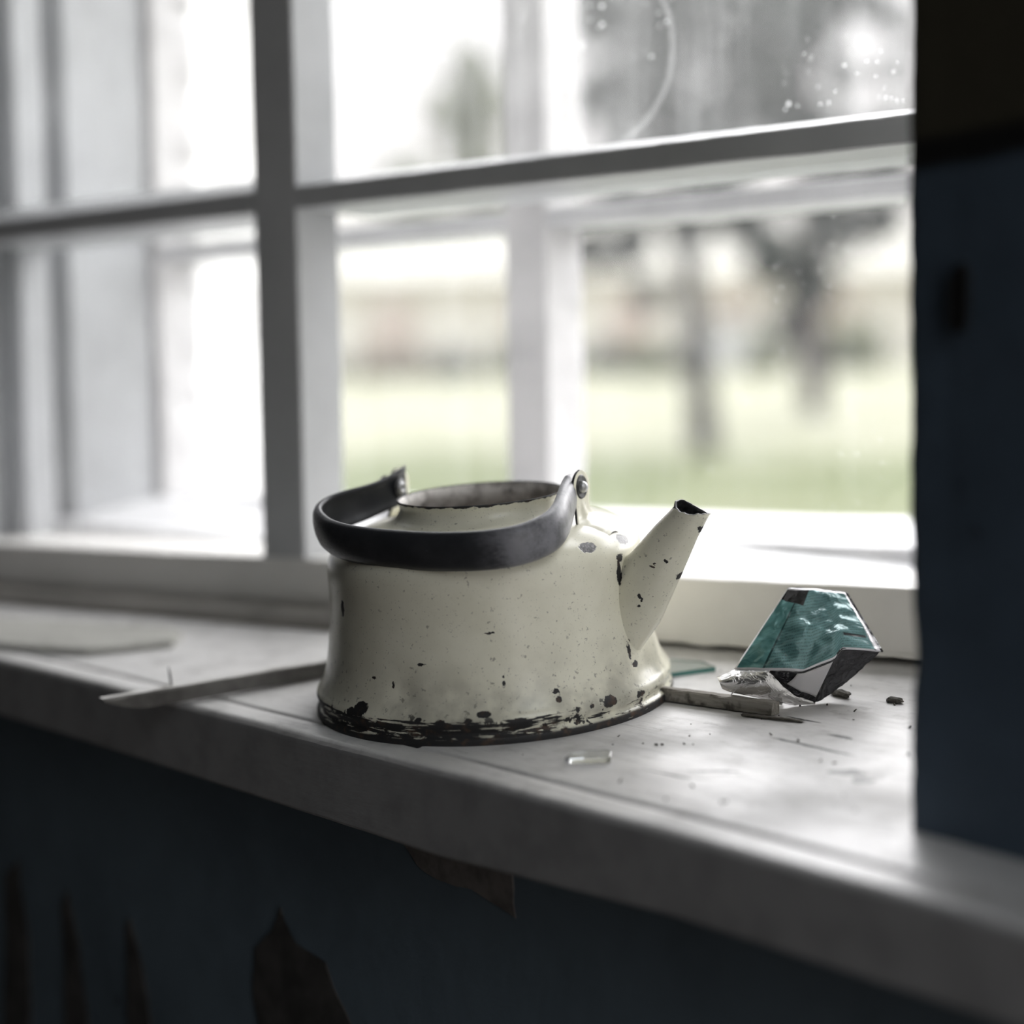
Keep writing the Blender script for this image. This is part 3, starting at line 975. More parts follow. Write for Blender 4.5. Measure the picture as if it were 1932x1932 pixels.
# folded handle: a strap bent to a U, hollow on the inside
PH = R(12)
hn = Vector((0, -sin(PH), cos(PH)))
hd = Vector((0, -cos(PH), -sin(PH)))
ctrl = [(-.0548, .0105), (-.0556, .0035), (-.0582, -.0070), (-.0635, -.0192), (-.0703, -.0290), (-.0747, -.0375), (-.0745, -.0470), (-.0703, -.0557), (-.0614, -.0652), (-.0495, -.0738), (-.0333, -.0805), (-.0162, -.0845), (.0017, -.0869), (.0214, -.0881), (.0395, -.0870), (.0535, -.0836), (.0640, -.0778), (.0702, -.0698), (.0733, -.0590), (.0722, -.0470), (.0680, -.0333), (.0627, -.0185), (.0592, -.008), (.0575, -.001), (.0570, .0040)]
path = smooth_prof(ctrl, 8)
sec_o = [(a_ * 1.13 - .0007, b_) for a_, b_ in [(-.0094, -.0006), (-.0088, .0014), (-.0066, .0031), (-.003, .0040), (0, .0042), (.003, .0040), (.0066, .0031), (.0088, .0014), (.0094, -.0006), (.0090, -.0022), (.0078, -.0024), (.0066, -.0012), (.004, -.0002), (0, .0002), (-.004, -.0002), (-.0066, -.0012), (-.0078, -.0024), (-.0090, -.0022)]]
verts, faces = [], []
npth = len(path)
ns = len(sec_o)
for i, p in enumerate(path):
    a = path[max(i - 1, 0)]; b = path[min(i + 1, npth - 1)]
    t2 = (b - a).normalized()
    out = Vector((t2.y, -t2.x))                     # outward for this winding
    f = i / (npth - 1)
    endf = min(f, 1 - f)
    wid = 1.0 if (f < .5 or endf > .06) else .66 + .34 * endf / .06
    wid *= 1 - .12 * exp(-((endf - .09) / .05) ** 2)
    th = min(1, .35 + endf * 7)
    for s, q in sec_o:
        if out.dot(Vector((p.x, p.y + .03))) < 0:
            pass
        xy = p + out * (q * th)
        hv = hn.lerp(Vector((0, 0, 1)), max(0, 1 - f / .16))
        base = Vector((0, 0, .1193)) + Vector((1, 0, 0)) * xy.x + hd * (-xy.y) + hv * (s * wid)
        verts.append(base)
for i in range(npth - 1):
    for k in range(ns):
        faces.append((i * ns + k, i * ns + (k + 1) % ns, (i + 1) * ns + (k + 1) % ns, (i + 1) * ns + k))
faces.append(tuple(range(ns))[::-1]); faces.append(tuple((npth - 1) * ns + k for k in range(ns)))
me = new_mesh('handle', verts, faces, True)
bm = bmesh.new(); bm.from_mesh(me); bmesh.ops.recalc_face_normals(bm, faces=bm.faces); bm.to_mesh(me); bm.free()
hdl = link('handle', me, M_HANDLE, KET, True)
tag(hdl, 'black curved handle with grey worn end')
# hollow rivet seen on the inner face of the far end
v, f = lathe([(.0012, .0000), (.0014, .0013), (.0024, .0016), (.0031, .0010), (.0034, 0)], 24)
link('rivet', new_mesh('rivet', [(-.0538 + h, r_ + .003, .1195 + q) for r_, q, h in v], f, True), M_RIVET, hdl)
v, f = lathe([(.0, .0004), (.0052, .0004), (.0054, 0)], 24)
link('washer', new_mesh('washer', [(-.0541 + h, r_ + .003, .1195 + q) for r_, q, h in v], f, True), M_IRON, hdl)

# ------------------------------------------------------------------ crumpled foil pouch
PV = {'A': (.1528, .0578, .0627), 'A2': (.1642, .0690, .0613), 'B': (.1764, .0793, .0588), 'C': (.2003, .0702, .0295), 'D': (.1869, .0506, .0326),
      'E': (.1851, .0430, .0279), 'F': (.1731, .0309, .0223), 'F2': (.1573, .0227, .0229), 'G': (.1382, .0207, .0223), 'L': (.1300, .0173, .0182), 'H': (.1689, .0283, .0221),
      'b0': (.1333, .0167, .0129), 'b1': (.1384, .0152, .0119), 'b2': (.1536, .0240, .0081), 'b3': (.1672, .0339, .0041), 'b4': (.1755, .0408, .0045), 'b5': (.1784, .0465, .0061), 'b6': (.1873, .0604, .0149)}
PV = {k: Vector(v) for k, v in PV.items()}
POUCH = empty('foil_pouch', (.165, .040, .004))
tag(POUCH, 'crumpled teal and black foil pouch lying opened beside the kettle', 'pouch')
def poly(pts, t):
    """point at parameter t on a polyline [(t, key)]"""
    for (a, p), (b, q) in zip(pts, pts[1:]):
        if t <= b:
            break
    f = (t - a) / (b - a)
    return PV[p].lerp(PV[q], f)
def patch_mesh(name, lower, upper, nu, nv, bulge, mat, crumple=.0008, seed=0.0, thick=.0009, ledge=None):
    verts, faces, uvs = [], [], []
    for j in range(nv + 1):
        for i in range(nu + 1):
            u, v = i / nu, j / nv
            p = poly(lower, u).lerp(poly(upper, u), v)
            verts.append(p); uvs.append((u, v))
    for j in range(nv):
        for i in range(nu):
            a = j * (nu + 1) + i
            faces.append((a, a + 1, a + nu + 2, a + nu + 1))
    n0 = (verts[nu] - verts[0]).cross(verts[-1] - verts[0]).normalized()
    if n0.dot(CAM - verts[0]) < 0: n0 = -n0
    for k, (u, v) in enumerate(uvs):
        edge = (4 * u * (1 - u)) ** .5 * (4 * v * (1 - v)) ** .5
        c = 0.0
        for s in (1, 2.3):
            q = Vector((u * 3.1 * s + seed, v * 3.1 * s, seed))
            c += (abs(noise.noise(q)) - .25) / s
        verts[k] = verts[k] + n0 * (bulge * edge + c * crumple * (.35 + edge))
    me = new_mesh(name, verts, faces, True)
    uvl = me.uv_layers.new(name='UVMap')
    for lp in me.loops:
        uvl.data[lp.index].uv = uvs[lp.vertex_index]
    o = child(link(name, me, mat), POUCH)
    s = o.modifiers.new('thick', 'SOLIDIFY'); s.thickness = thick; s.offset = -1
    return o
def pouch_print():
    t = NT('teal_printed_foil')
    uv = t.uv
    u, v, _ = t.sep(uv)
    n = t.noise(t.mp(uv, (3, 3, 3)), 1.3, 3, .5)
    teal = t.mix(t.step(n, .35, .65), (.11, .24, .245), (.18, .36, .365))
    strip = t.step(u, .225, .215)
    tri = t.voro(t.mp(uv, (9, 7, 1)), 1.0)
    teal2 = t.mix(t.step(tri, .3, .6), (.17, .40, .40), (.10, .26, .26))
    # rows of tiny print: short dark strokes in lines along the pouch
    row = t.math('FRACT', t.math('MULTIPLY', t.math('SUBTRACT', v, t.math('MULTIPLY', u, .22)), 27.0))
    rowm = t.math('MULTIPLY', t.step(row, .22, .34), t.step(row, .85, .72))
    ch = t.noise(t.mp(uv, (230, 27, 1)), 1.0, 2, .8)
    txt = t.math('MULTIPLY', t.math('MULTIPLY', rowm, t.step(ch, .46, .56)), .58)
    body = t.mix(txt, teal, (.012, .03, .032))
    line = t.math('MULTIPLY', t.step(u, .212, .218), t.step(u, .236, .23))
    c = t.mix(strip, body, teal2)
    c = t.mix(line, c, (.03, .08, .082))
    blk = t.math('MULTIPLY', t.step(u, .35, .34), t.step(t.math('ADD', v, t.math('MULTIPLY', u, .25)), .845, .855))
    c = t.mix(blk, c, (.012, .012, .014))
    bar = t.math('MULTIPLY', t.math('MULTIPLY', t.step(u, .80, .82), t.step(u, .965, .95)), t.math('MULTIPLY', t.step(v, .20, .22), t.step(v, .27, .25)))
    c = t.mix(bar, c, (.01, .012, .012))
    edge = t.math('MAXIMUM', t.math('MAXIMUM', t.step(v, .965, .975), t.step(v, .030, .018)), t.math('MAXIMUM', t.step(u, .018, .010), t.step(u, .968, .978)))
    c = t.mix(edge, c, (.80, .79, .82))
    h = t.noise(t.mp(uv, (4, 4, 1)), 2.0, 2, .4, .8)
    t.bsdf(c, .20, .15, t.bump(h, .35, .003), .6)
    return t.mat
M_PRINT = pouch_print()
def foil(name, color, rough, metal):
    t = NT(name)
    h = t.noise(t.mp(t.uv, (3, 3, 1)), 1.6, 3, .5, 1.0)
    t.bsdf(color, rough, metal, t.bump(h, .5, .004), .6)
    return t.mat
M_SILVER = foil('silver_foil_lining', (.78, .77, .76), .26, .85)
M_BLACKFOIL = foil('black_printed_foil', (.018, .018, .022), .22, .2)
hinge = [(0, 'G'), (.27, 'F2'), (.52, 'F'), (.72, 'E'), (.80, 'D'), (1, 'C')]
patch_mesh('front_panel', hinge, [(0, 'A'), (.45, 'A2'), (1, 'B')], 44, 40, .0022, M_PRINT, .0030, 2.2)
# back sheet, a little behind
def off(keys, d):
    for k in keys:
        PV[k + '_'] = PV[k] + Vector(d)
off('A A2 B C D E F F2 G'.split(), (.0005, .0022, .0000))
patch_mesh('back_panel', [(t_, k + '_') for t_, k in hinge], [(0, 'A_'), (.45, 'A2_'), (1, 'B_')], 24, 20, -.0015, M_BLACKFOIL, .0020, 5.0)
PV['f2m'] = PV['F2'].lerp(PV['F'], .05)
patch_mesh('lower_flap', [(0, 'b2'), (.5, 'b3'), (1, 'b4')], [(0, 'f2m'), (.35, 'H'), (.55, 'F'), (1, 'E')], 26, 18, .0014, M_BLACKFOIL, .0006, 3.0)
patch_mesh('side_gusset', [(0, 'b4'), (.3, 'b5'), (1, 'b6')], [(0, 'E'), (.25, 'D'), (1, 'C')], 22, 18, -.0022, M_BLACKFOIL, .0040, 8.0)
# plain white sticker on the black flap (its printed code is left out)
def flap_pt(u, v, lift):
    lo = poly([(0, 'b2'), (.5, 'b3'), (1, 'b4')], u); hi = poly([(0, 'f2m'), (.35, 'H'), (.55, 'F'), (1, 'E')], u)
    p = lo.lerp(hi, v)
    n = (PV['b4'] - PV['b2']).cross(PV['H'] - PV['b2']).normalized()
    if n.dot(CAM - p) < 0: n = -n
    return p + n * (lift + .0014 * (4 * u * (1 - u)) ** .5 * (4 * v * (1 - v)) ** .5)
quad = [(.28, .66), (.93, .17), (.985, .97), (.42, .985)]
verts, faces, N = [], [], 12
for j in range(N + 1):
    for i in range(N + 1):
        a, b = i / N, j / N
        uu = (quad[0][0] * (1 - a) + quad[1][0] * a) * (1 - b) + (quad[3][0] * (1 - a) + quad[2][0] * a) * b
        vv = (quad[0][1] * (1 - a) + quad[1][1] * a) * (1 - b) + (quad[3][1] * (1 - a) + quad[2][1] * a) * b
        verts.append(flap_pt(uu, vv, .0009))
for j in range(N):
    for i in range(N):
        a = j * (N + 1) + i
        faces.append((a, a + 1, a + N + 2, a + N + 1))
st = child(link('sticker', new_mesh('sticker', verts, faces, True), plain('white_sticker', (.60, .59, .60), .5)), POUCH)
sm = st.modifiers.new('thick', 'SOLIDIFY'); sm.thickness = .0002
st['label'] = 'white sticker on the black flap'
# silver lining curling out at the lower left: a rolled edge running to the tip
verts, faces = [], []
NU, NA = 40, 14
for i in range(NU + 1):
    u = i / NU
    top = poly([(0, 'L'), (.12, 'G'), (.45, 'F2'), (1, 'b4')], u) if u < .45 else PV['F2'].lerp(PV['b4'], (u - .45) / .55)
    bot = poly([(0, 'b0'), (.1, 'b1'), (.45, 'b2'), (.8, 'b3'), (1, 'b4')], u)
    bot = bot + Vector((0, 0, -.0008))
    dirv = (CAM - top).normalized(); dirv.z = 0; dirv.normalize()
    for k in range(NA + 1):
        a = k / NA
        p = top.lerp(bot, a)
        roll = sin(pi * a) * (.0058 * (1 - u) ** .7 + .0006)
        verts.append(p + dirv * roll + Vector((0, 0, .0014 * sin(pi * a) * (1 - u))))
for i in range(NU):
    for k in range(NA):
        a = i * (NA + 1) + k
        faces.append((a, a + 1, a + NA + 2, a + NA + 1))
me = new_mesh('foil_curl', verts, faces, True)
uvl = me.uv_layers.new(name='UVMap')
for lp in me.loops:
    i, k = divmod(lp.vertex_index, NA + 1)
    uvl.data[lp.index].uv = (i / NU * 1.5, k / NA * .5)
cu = child(link('foil_curl', me, M_SILVER), POUCH)
sm = cu.modifiers.new('thick', 'SOLIDIFY'); sm.thickness = .0005
cu['label'] = 'silver inner lining curling out'
# arched opening under the curl
verts, faces = [], []
for i in range(25):
    u = i / 24
    a = Vector((.1395, .0140, .0098)).lerp(Vector((.1630, .0270, .0050)), u)
    hgt = .0072 * (sin(pi * min(1, u * 1.12)) ** .7 if u * 1.12 < 1 else 0) * (1 - .35 * u)
    for k in range(5):
        verts.append(a + Vector((-.0008 * k, .0022 * k, 0)) + Vector((0, 0, hgt * (1 - .04 * k))))
for i in range(24):
    for k in range(4):
        q = i * 5 + k
        faces.append((q, q + 5, q + 6, q + 1))
me = new_mesh('mouth_fold', verts, faces, True); me.uv_layers.new(name='UVMap')
fo = child(link('mouth_fold', me, M_SILVER), POUCH)
sm = fo.modifiers.new('thick', 'SOLIDIFY'); sm.thickness = .0006

# ------------------------------------------------------------------ sticks, splinter, shards and crumbs on the sill
def stick_mesh(p0, p1, wid, hgt, seed, taper=0.0, undercut=False):
    p0, p1 = Vector(p0), Vector(p1)
    d = (p1 - p0); L = d.length; d.normalize()
    s = Vector((d.y, -d.x, 0)).normalized()
    u = s.cross(d)
    if u.z < 0: u = -u
    verts, faces = [], []
    n = 40
    for i in range(n + 1):
        f = i / n
        c = p0 + d * (L * f)
        for k, (a, b) in enumerate(((-1, 0), (1, 0), (1, .85), (.8, 1), (-.8, 1), (-1, .85))):
            j = noise.noise(Vector((f * 14, k * 3.3, seed))) * .0005
            hh = hgt * (1 - (0 if undercut else taper) * max(0, f - .8) / .2)
            lift = hgt * .8 * max(0, (f - .88) / .12) ** 1.5 if undercut and b == 0 else 0.0
            end = 0.0
            if f in (0, 1):
                end = noise.noise(Vector((k * 5.1, seed, f))) * .0022
            verts.append(c + s * (a * wid / 2 + j) + u * (b * hh + lift + (j if b > 0 else 0)) + d * end)
    for i in range(n):
        for k in range(6):
            faces.append((i * 6 + k, (i + 1) * 6 + k, (i + 1) * 6 + (k + 1) % 6, i * 6 + (k + 1) % 6))
    faces.append(tuple(range(6))); faces.append(tuple(n * 6 + k for k in range(6))[::-1])
    return new_mesh('stick', verts, faces)
def raw_wood(name, base, dark, ang=0.0):
    t = NT(name)
    g = t.noise(t.mp(t.mp(t.obj, (1, 1, 1), (0, 0, -ang)), (25, 240, 240)), 1.0, 5, .6)
    b = t.noise(t.obj, 90, 4)
    c = t.mix(t.step(g, .35, .65), base, dark)
    c = t.mix(t.step(b, .55, .72), c, [x * .45 for x in dark])
    t.bsdf(c, .8, 0, t.bump(g, .4, .0008), .2)
    return t.mat
def lath_lit_top():                                   # upper face coloured pale as lit, sides dark as shaded
    t = NT('lit_top_lath')
    nz = t.sep(t.n('ShaderNodeNewGeometry').outputs['True Normal'])[2]
    g = t.noise(t.obj, 60, 5, .6)
    raw = t.mix(t.step(g, .35, .65), (.17, .165, .155), (.11, .105, .10))
    top = t.mix(t.step(g, .52, .7), (.66, .65, .63), (.40, .38, .35))
    t.bsdf(t.mix(t.step(nz, .5, .8), raw, top), .75, 0, t.bump(g, .3, .0008), .2)
    return t.mat
SZ = lambda x, y, dz=0.0: (x, y, sill_z(y) + dz)
R_dir = atan2(-.0084, .0634)
o = link('wooden_stick', stick_mesh(SZ(.070, .0262, .0004), SZ(.1650, .0142, .0004), .0075, .0066, 1.0), raw_wood('grey_old_wood', (.36, .34, .31), (.19, .175, .155), R_dir))
tag(o, 'short dark broken wooden stick between kettle and foil pouch', 'stick')
LS = empty('wooden_lath', SZ(-.15, -.042))
tag(LS, 'longer wooden lath jutting over the sill edge left of the kettle', 'stick')
a0 = Vector(SZ(-.100, .052, .0006)); a1 = Vector(SZ(-.1915, -.1165, .0022))
la = child(link('lath', stick_mesh(a0, a1, .0085, .0092, 2.0, .45, True), lath_lit_top()), LS)
nb = Vector((-.1752, -.079, sill_z(-.079) + .0085))
v, f = tube([nb + Vector((.0010, 0, -.004)), nb, nb + Vector((-.0012, 0, .0085)), nb + Vector((-.0022, 0, .0130))], [.0006, .0006, .0006, .0003], 8)
nl = child(link('nail', new_mesh('nail', v, f, True), M_IRON), LS); nl['label'] = 'thin upright nail'
o = link('wood_splinter', stick_mesh(SZ(.150, .0072, .0004), SZ(.1835, .0066, .0004), .0030, .0011, 3.0, .8), raw_wood('dark_splinter_wood', (.13, .12, .105), (.07, .065, .06)))
tag(o, 'thin flat dark splinter in front of the short broken stick', 'splinter')

# flat woven scrap on the left
vs = [(-.560, .046), (-.4825, .058), (-.40, .0655), (-.3201, .0691), (-.3028, .0571), (-.2890, .0340), (-.312, .012), (-.332, -.0045), (-.372, -.0085), (-.4094, -.0105), (-.48, -.004)]
bm = bmesh.new()
rim = []
for i in range(len(vs)):
    p, q = Vector(vs[i]), Vector(vs[(i + 1) % len(vs)])
    for k in range(5):
        w = p.lerp(q, k / 5)
        j = noise.noise(Vector((w.x * 80, w.y * 80, 0))) * .0015
        rim.append((w.x + j, w.y + j))
# keep the scrap on the board
rim = [(x, max(y, front_s(x) + .012)) for x, y in rim]
cx, cy = -.40, .03
rings = []
for s, dz in ((1.0, .0006), (1.0, .0042), (.93, .0050), (.6, .0050), (.3, .0052)):
    rings.append([bm.verts.new(SZ(cx + (x - cx) * s, cy + (y - cy) * s, dz + (noise.noise(Vector((x * 30, y * 30, s))) * .0008 if dz > .001 else 0))) for x, y in rim])
nr_ = len(rim)
for a, b in zip(rings, rings[1:]):
    for i in range(nr_):
        bm.faces.new((a[i], a[(i + 1) % nr_], b[(i + 1) % nr_], b[i]))
bm.faces.new(rings[-1]); bm.faces.new(rings[0][::-1])
bmesh.ops.triangulate(bm, faces=[f for f in bm.faces if len(f.verts) > 4])
def woven():
    t = NT('woven_scrap')
    w = t.n('ShaderNodeTexChecker'); t.l(t.mp(t.obj, (1, 1, 1), (0, 0, R(20))), w.inputs[0]); w.inputs['Scale'].default_value = 330
    n = t.noise(t.obj, 60, 4)
    c = t.mix(t.math('MULTIPLY', w.outputs['Fac'], .35), (.52, .515, .48), (.36, .36, .33))
    c = t.mix(t.step(n, .55, .75), c, (.36, .355, .32))
    t.bsdf(c, .8, 0, t.bump(w.outputs['Fac'], .3, .0008), .2)
    return t.mat
o = from_bm('fabric_scrap', bm, woven())
tag(o, 'flat pale woven scrap lying at the far left of the sill', 'scrap')

# greenish pane fragment lying behind the kettle
def clear_glass(name, color, rough=.03):
    t = NT(name)
    b = t.bsdf(color, rough, 0, None, .5)
    b.inputs['Transmission Weight'].default_value = 1.0
    b.inputs['IOR'].default_value = 1.48
    return t.mat
def slab(name, outline, h, mat, bev=0.0, dz=.0003, seed=0):
    bm = bmesh.new()
    lo = [bm.verts.new(SZ(x, y, dz)) for x, y in outline]
    hi = [bm.verts.new(SZ(x, y, dz + h)) for x, y in outline]
    bm.faces.new(lo[::-1]); bm.faces.new(hi)
    n = len(outline)
    for i in range(n):
        bm.faces.new((lo[i], lo[(i + 1) % n], hi[(i + 1) % n], hi[i]))
    if bev:
        bmesh.ops.bevel(bm, geom=[e for e in bm.edges], offset=bev, segments=2, profile=.5, affect='EDGES')
    return from_bm(name, bm, mat)
o = slab('glass_shard', [(.052, .058), (.0755, .0660), (.0940, .0868), (.080, .097), (.040, .095)], .0026, clear_glass('pale_window_glass', (.90, .97, .96)))
o.data.materials.append(plain('green_glass_edge', (.10, .30, .27), .25))
for p in o.data.polygons:
    if abs(p.normal.z) < .5: p.material_index = 1
tag(o, 'flat window glass shard with a green edge behind the kettle', 'glass shard')
o = slab('glass_shard', [(.1062, -.0972), (.115, -.0950), (.1255, -.0918), (.1268, -.0880), (.1225, -.0800), (.1190, -.0785), (.110, -.0832), (.1045, -.0880)], .0030, clear_glass('clear_shard', (.95, .97, .98), .12), .0006)
tag(o, 'small clear oblong glass sliver in front of the kettle', 'glass shard')

# debris
M_CRUMB = plain('dark_debris', (.085, .08, .07), .9, var=.5, vscale=300)
def chip(name, x, y, lx, ly, lz, ang, seed, label, cat):
    bm = bmesh.new()
    bmesh.ops.create_icosphere(bm, subdivisions=3, radius=1)
    for v in bm.verts:
        k = 1 + .35 * noise.noise(v.co * 1.7 + Vector((seed, 0, 0))) + .2 * noise.noise(v.co * 5 + Vector((seed, 0, 0)))
        c = v.co * k
        v.co = Vector((c.x * lx, c.y * ly, max(c.z, -.75) * lz))
    o = from_bm(name, bm, M_CRUMB)
    o.location = SZ(x, y, lz * .72)
    o.rotation_euler = (R(5.3), 0, ang)
    return tag(o, label, cat)
chip('bark_chip', .1815, .0600, .0075, .0028, .0020, R(-28), 1.0, 'elongated dark bark chip lying just right of the foil pouch', 'chip')
chip('dead_insect', .2130, .0570, .0048, .0024, .0018, R(-10), 2.0, 'small dark dead insect near the blue pier', 'insect')
bm = bmesh.new()
rnd = random.Random(5)
for i in range(90):
    x = rnd.uniform(.02, .28); y = rnd.uniform(front_s(x) + .03, .10)
    if x < .13 and sqrt(x * x + y * y) < .116: continue
    r_ = rnd.uniform(.0003, .0008)
    mt = Matrix.Translation(SZ(x, y, r_ * .4)) @ Euler((rnd.random(), rnd.random(), rnd.random() * 6)).to_matrix().to_4x4() @ Matrix.Diagonal((r_ * rnd.uniform(1, 3), r_, r_ * .6, 1))
    bmesh.ops.create_icosphere(bm, subdivisions=1, radius=1, matrix=mt)
o = from_bm('crumbs', bm, M_CRUMB)
tag(o, 'scatter of tiny dark crumbs on the white sill', 'crumbs', kind='stuff')

# ------------------------------------------------------------------ the garden outside
fh = Vector((fw.x, fw.y, 0)).normalized()
def spot(side, dist, z):                            # metres to the side / out into the garden / height
    p = CAM + fh * dist + rt * side
    return Vector((p.x, p.y, z))
def lawn_z(dist):
    pts = [(0, -1.1), (6, -.95), (12, -.74), (20, -.42), (30, .25), (40, .98), (55, 1.5), (120, 2.2)]
    for (a, b), (c, d) in zip(pts, pts[1:]):
        if dist <= c:
            break
    return b + (d - b) * (dist - a) / (c - a)
verts, faces = [], []
ds = [2 + i * 1.0 for i in range(62)] + [75, 110, 160]
sd = [-110, -70] + [-40 + i * 2 for i in range(41)] + [70, 110]
for d in ds:
    for s in sd:
        p = spot(s, d, lawn_z(d) + noise.noise(Vector((s * .3, d * .3, 0))) * .06)
        p.y = max(p.y, .62)
        verts.append(p)
nsd = len(sd)
for i in range(len(ds) - 1):
    for k in range(nsd - 1):
        a = i * nsd + k
        faces.append((a, a + 1, a + nsd + 1, a + nsd))
def grass():
    t = NT('lawn_grass')
    n = t.noise(t.obj, .35, 5, .6); n2 = t.noise(t.obj, 2.2, 5, .65)
    c = t.mix(t.step(n, .38, .62), (.08, .098, .038), (.12, .125, .065))
    c = t.mix(t.step(n2, .4, .7), c, (.105, .12, .055))
    dist = t.n('ShaderNodeVectorMath', operation='DISTANCE')
    t.l(t.obj, dist.inputs[0]); dist.inputs[1].default_value = (CAM.x, CAM.y, -1)
    worn = t.step(t.math('ADD', dist.outputs['Value'], t.math('MULTIPLY', t.math('SUBTRACT', n, .5), 10.0)), 17, 23)
    c = t.mix(t.math('MULTIPLY', worn, .8), c, (.26, .255, .19))     # paler far part
    t.bsdf(c, .9, 0, None, .1)
    return t.mat
lw = link('lawn', new_mesh('lawn', verts, faces, True), grass())
tag(lw, 'bright mown lawn rising gently away from the window', kind='structure')

def leaf_mat(name, a, b):
    t = NT(name)
    n = t.noise(t.obj, 3.0, 3)
    c = t.mix(t.step(n, .35, .65), a, b)
    d = t.n('ShaderNodeBsdfDiffuse'); t.put(d.inputs[0], c)
    tl = t.n('ShaderNodeBsdfTranslucent'); t.put(tl.inputs[0], c)
    mx_ = t.n('ShaderNodeMixShader'); mx_.inputs[0].default_value = .35
    t.l(d.outputs[0], mx_.inputs[1]); t.l(tl.outputs[0], mx_.inputs[2])
    t.l(mx_.outputs[0], t.out.inputs[0])
    return t.mat
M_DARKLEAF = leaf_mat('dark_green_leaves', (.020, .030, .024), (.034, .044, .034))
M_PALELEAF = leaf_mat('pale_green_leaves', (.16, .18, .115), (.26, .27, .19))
M_TANLEAF = leaf_mat('tan_leaves', (.27, .23, .19), (.38, .34, .28))
M_MIDLEAF = leaf_mat('mid_green_leaves', (.035, .048, .036), (.06, .075, .052))
M_BARK = plain('dark_bark', (.03, .026, .026), .9, var=.3, vscale=4)
M_BARK2 = plain('reddish_bark', (.04, .027, .03), .9, var=.3, vscale=4)
def foliage(name, clumps, dist, mat, parent, seed, per=170, leaf=.10, deep=1.0):
    rnd = random.Random(seed)
    verts, faces = [], []
    for s, z, r_ in clumps:
        dd = dist + rnd.uniform(-.6, .6) * deep
        for i in range(max(20, int(per * min(1.6, r_ / .5)))):
            while True:
                q = Vector((rnd.uniform(-1, 1), rnd.uniform(-1, 1), rnd.uniform(-1, 1)))
                if q.length < 1: break
            q = q * (.55 + .45 * q.length)
            c = spot(s + q.x * r_, dd + q.y * r_ * 1.1, z + q.z * r_)
            e = Euler((rnd.uniform(0, 6.3), rnd.uniform(0, 6.3), rnd.uniform(0, 6.3))).to_matrix()
            w = leaf * rnd.uniform(.6, 1.4)
            b = len(verts)
            for a, h in ((-1, 0), (0, -.45), (1, 0), (0, .45)):
                verts.append(c + e @ Vector((a * w, h * w, 0)))
            faces.append((b, b + 1, b + 2, b + 3))
    me = new_mesh(name, verts, faces)
    o = link(name, me, mat)
    return child(o, parent)
def tree(name, base, path, radii, clumps, dist, leafmat, bark, label, cat, group=None, seed=1, **k):
    root = empty(name, base)
    tag(root, label, cat, group)
    v, f = tube(path, radii, 10)
    child(link('trunk', new_mesh('trunk', v, f, True), bark), root)
    foliage('foliage', clumps, dist, leafmat, root, seed, **k)
    return root
T1 = [(1.15, 4.95, .53), (1.75, 4.41, .63), (2.41, 4.93, .63), (2.8, 4.2, .56), (1.22, 3.96, .46), (1.94, 3.61, .53), (2.67, 3.54, .5), (3.2, 4.98, .53), (1.02, 2.11, .3), (1.55, 2.2, .33), (2.21, 2.35, .36), (2.87, 2.41, .36), (3.2, 1.87, .26), (2.14, 5.46, .73), (1.42, 3.03, .53), (2.41, 2.95, .6), (1.75, 1.5, .2), (1.3, 5.9, .6), (2.6, 6.1, .7), (1.9, 6.7, .7)]
b1 = spot(2.36, 20, lawn_z(20) - .05)
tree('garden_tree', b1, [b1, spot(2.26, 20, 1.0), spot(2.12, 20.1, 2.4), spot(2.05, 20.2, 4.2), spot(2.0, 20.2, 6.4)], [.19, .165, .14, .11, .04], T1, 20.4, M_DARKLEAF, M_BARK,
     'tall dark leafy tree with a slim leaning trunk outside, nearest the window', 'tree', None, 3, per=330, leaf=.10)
T2 = [(4.48, 4.34, .59), (5.23, 3.99, .59), (5.07, 2.9, .63), (4.31, 2.58, .46), (5.82, 2.98, .38), (4.73, 1.99, .46), (4.56, 1.4, .29), (4.81, 6.0, .55), (5.65, 6.3, .3), (6.07, 3.89, .42), (4.3, 5.2, .45), (5.0, 7.0, .6), (4.65, 6.01, .34), (5.15, 4.71, .29), (6.2, 5.4, .25), (4.39, 4.93, .42), (4.48, 6.86, .5), (5.49, 6.67, .29), (4.98, 6.34, .21), (6.16, 4.56, .29), (5.32, 5.25, .3), (5.65, 4.4, .3), (6.15, 6.0, .25)]
b2 = spot(4.80, 26, lawn_z(26) - .05)
tree('garden_tree', b2, [b2, spot(4.78, 26, .9), spot(4.66, 26, 1.9), spot(4.8, 26.1, 4.0), spot(4.85, 26.2, 7.0)], [.20, .24, .16, .10, .03], T2, 26.3, M_DARKLEAF, M_BARK2,
     'second garden tree with a reddish trunk, farther right beyond the lawn', 'tree', None, 4, per=420, leaf=.11)
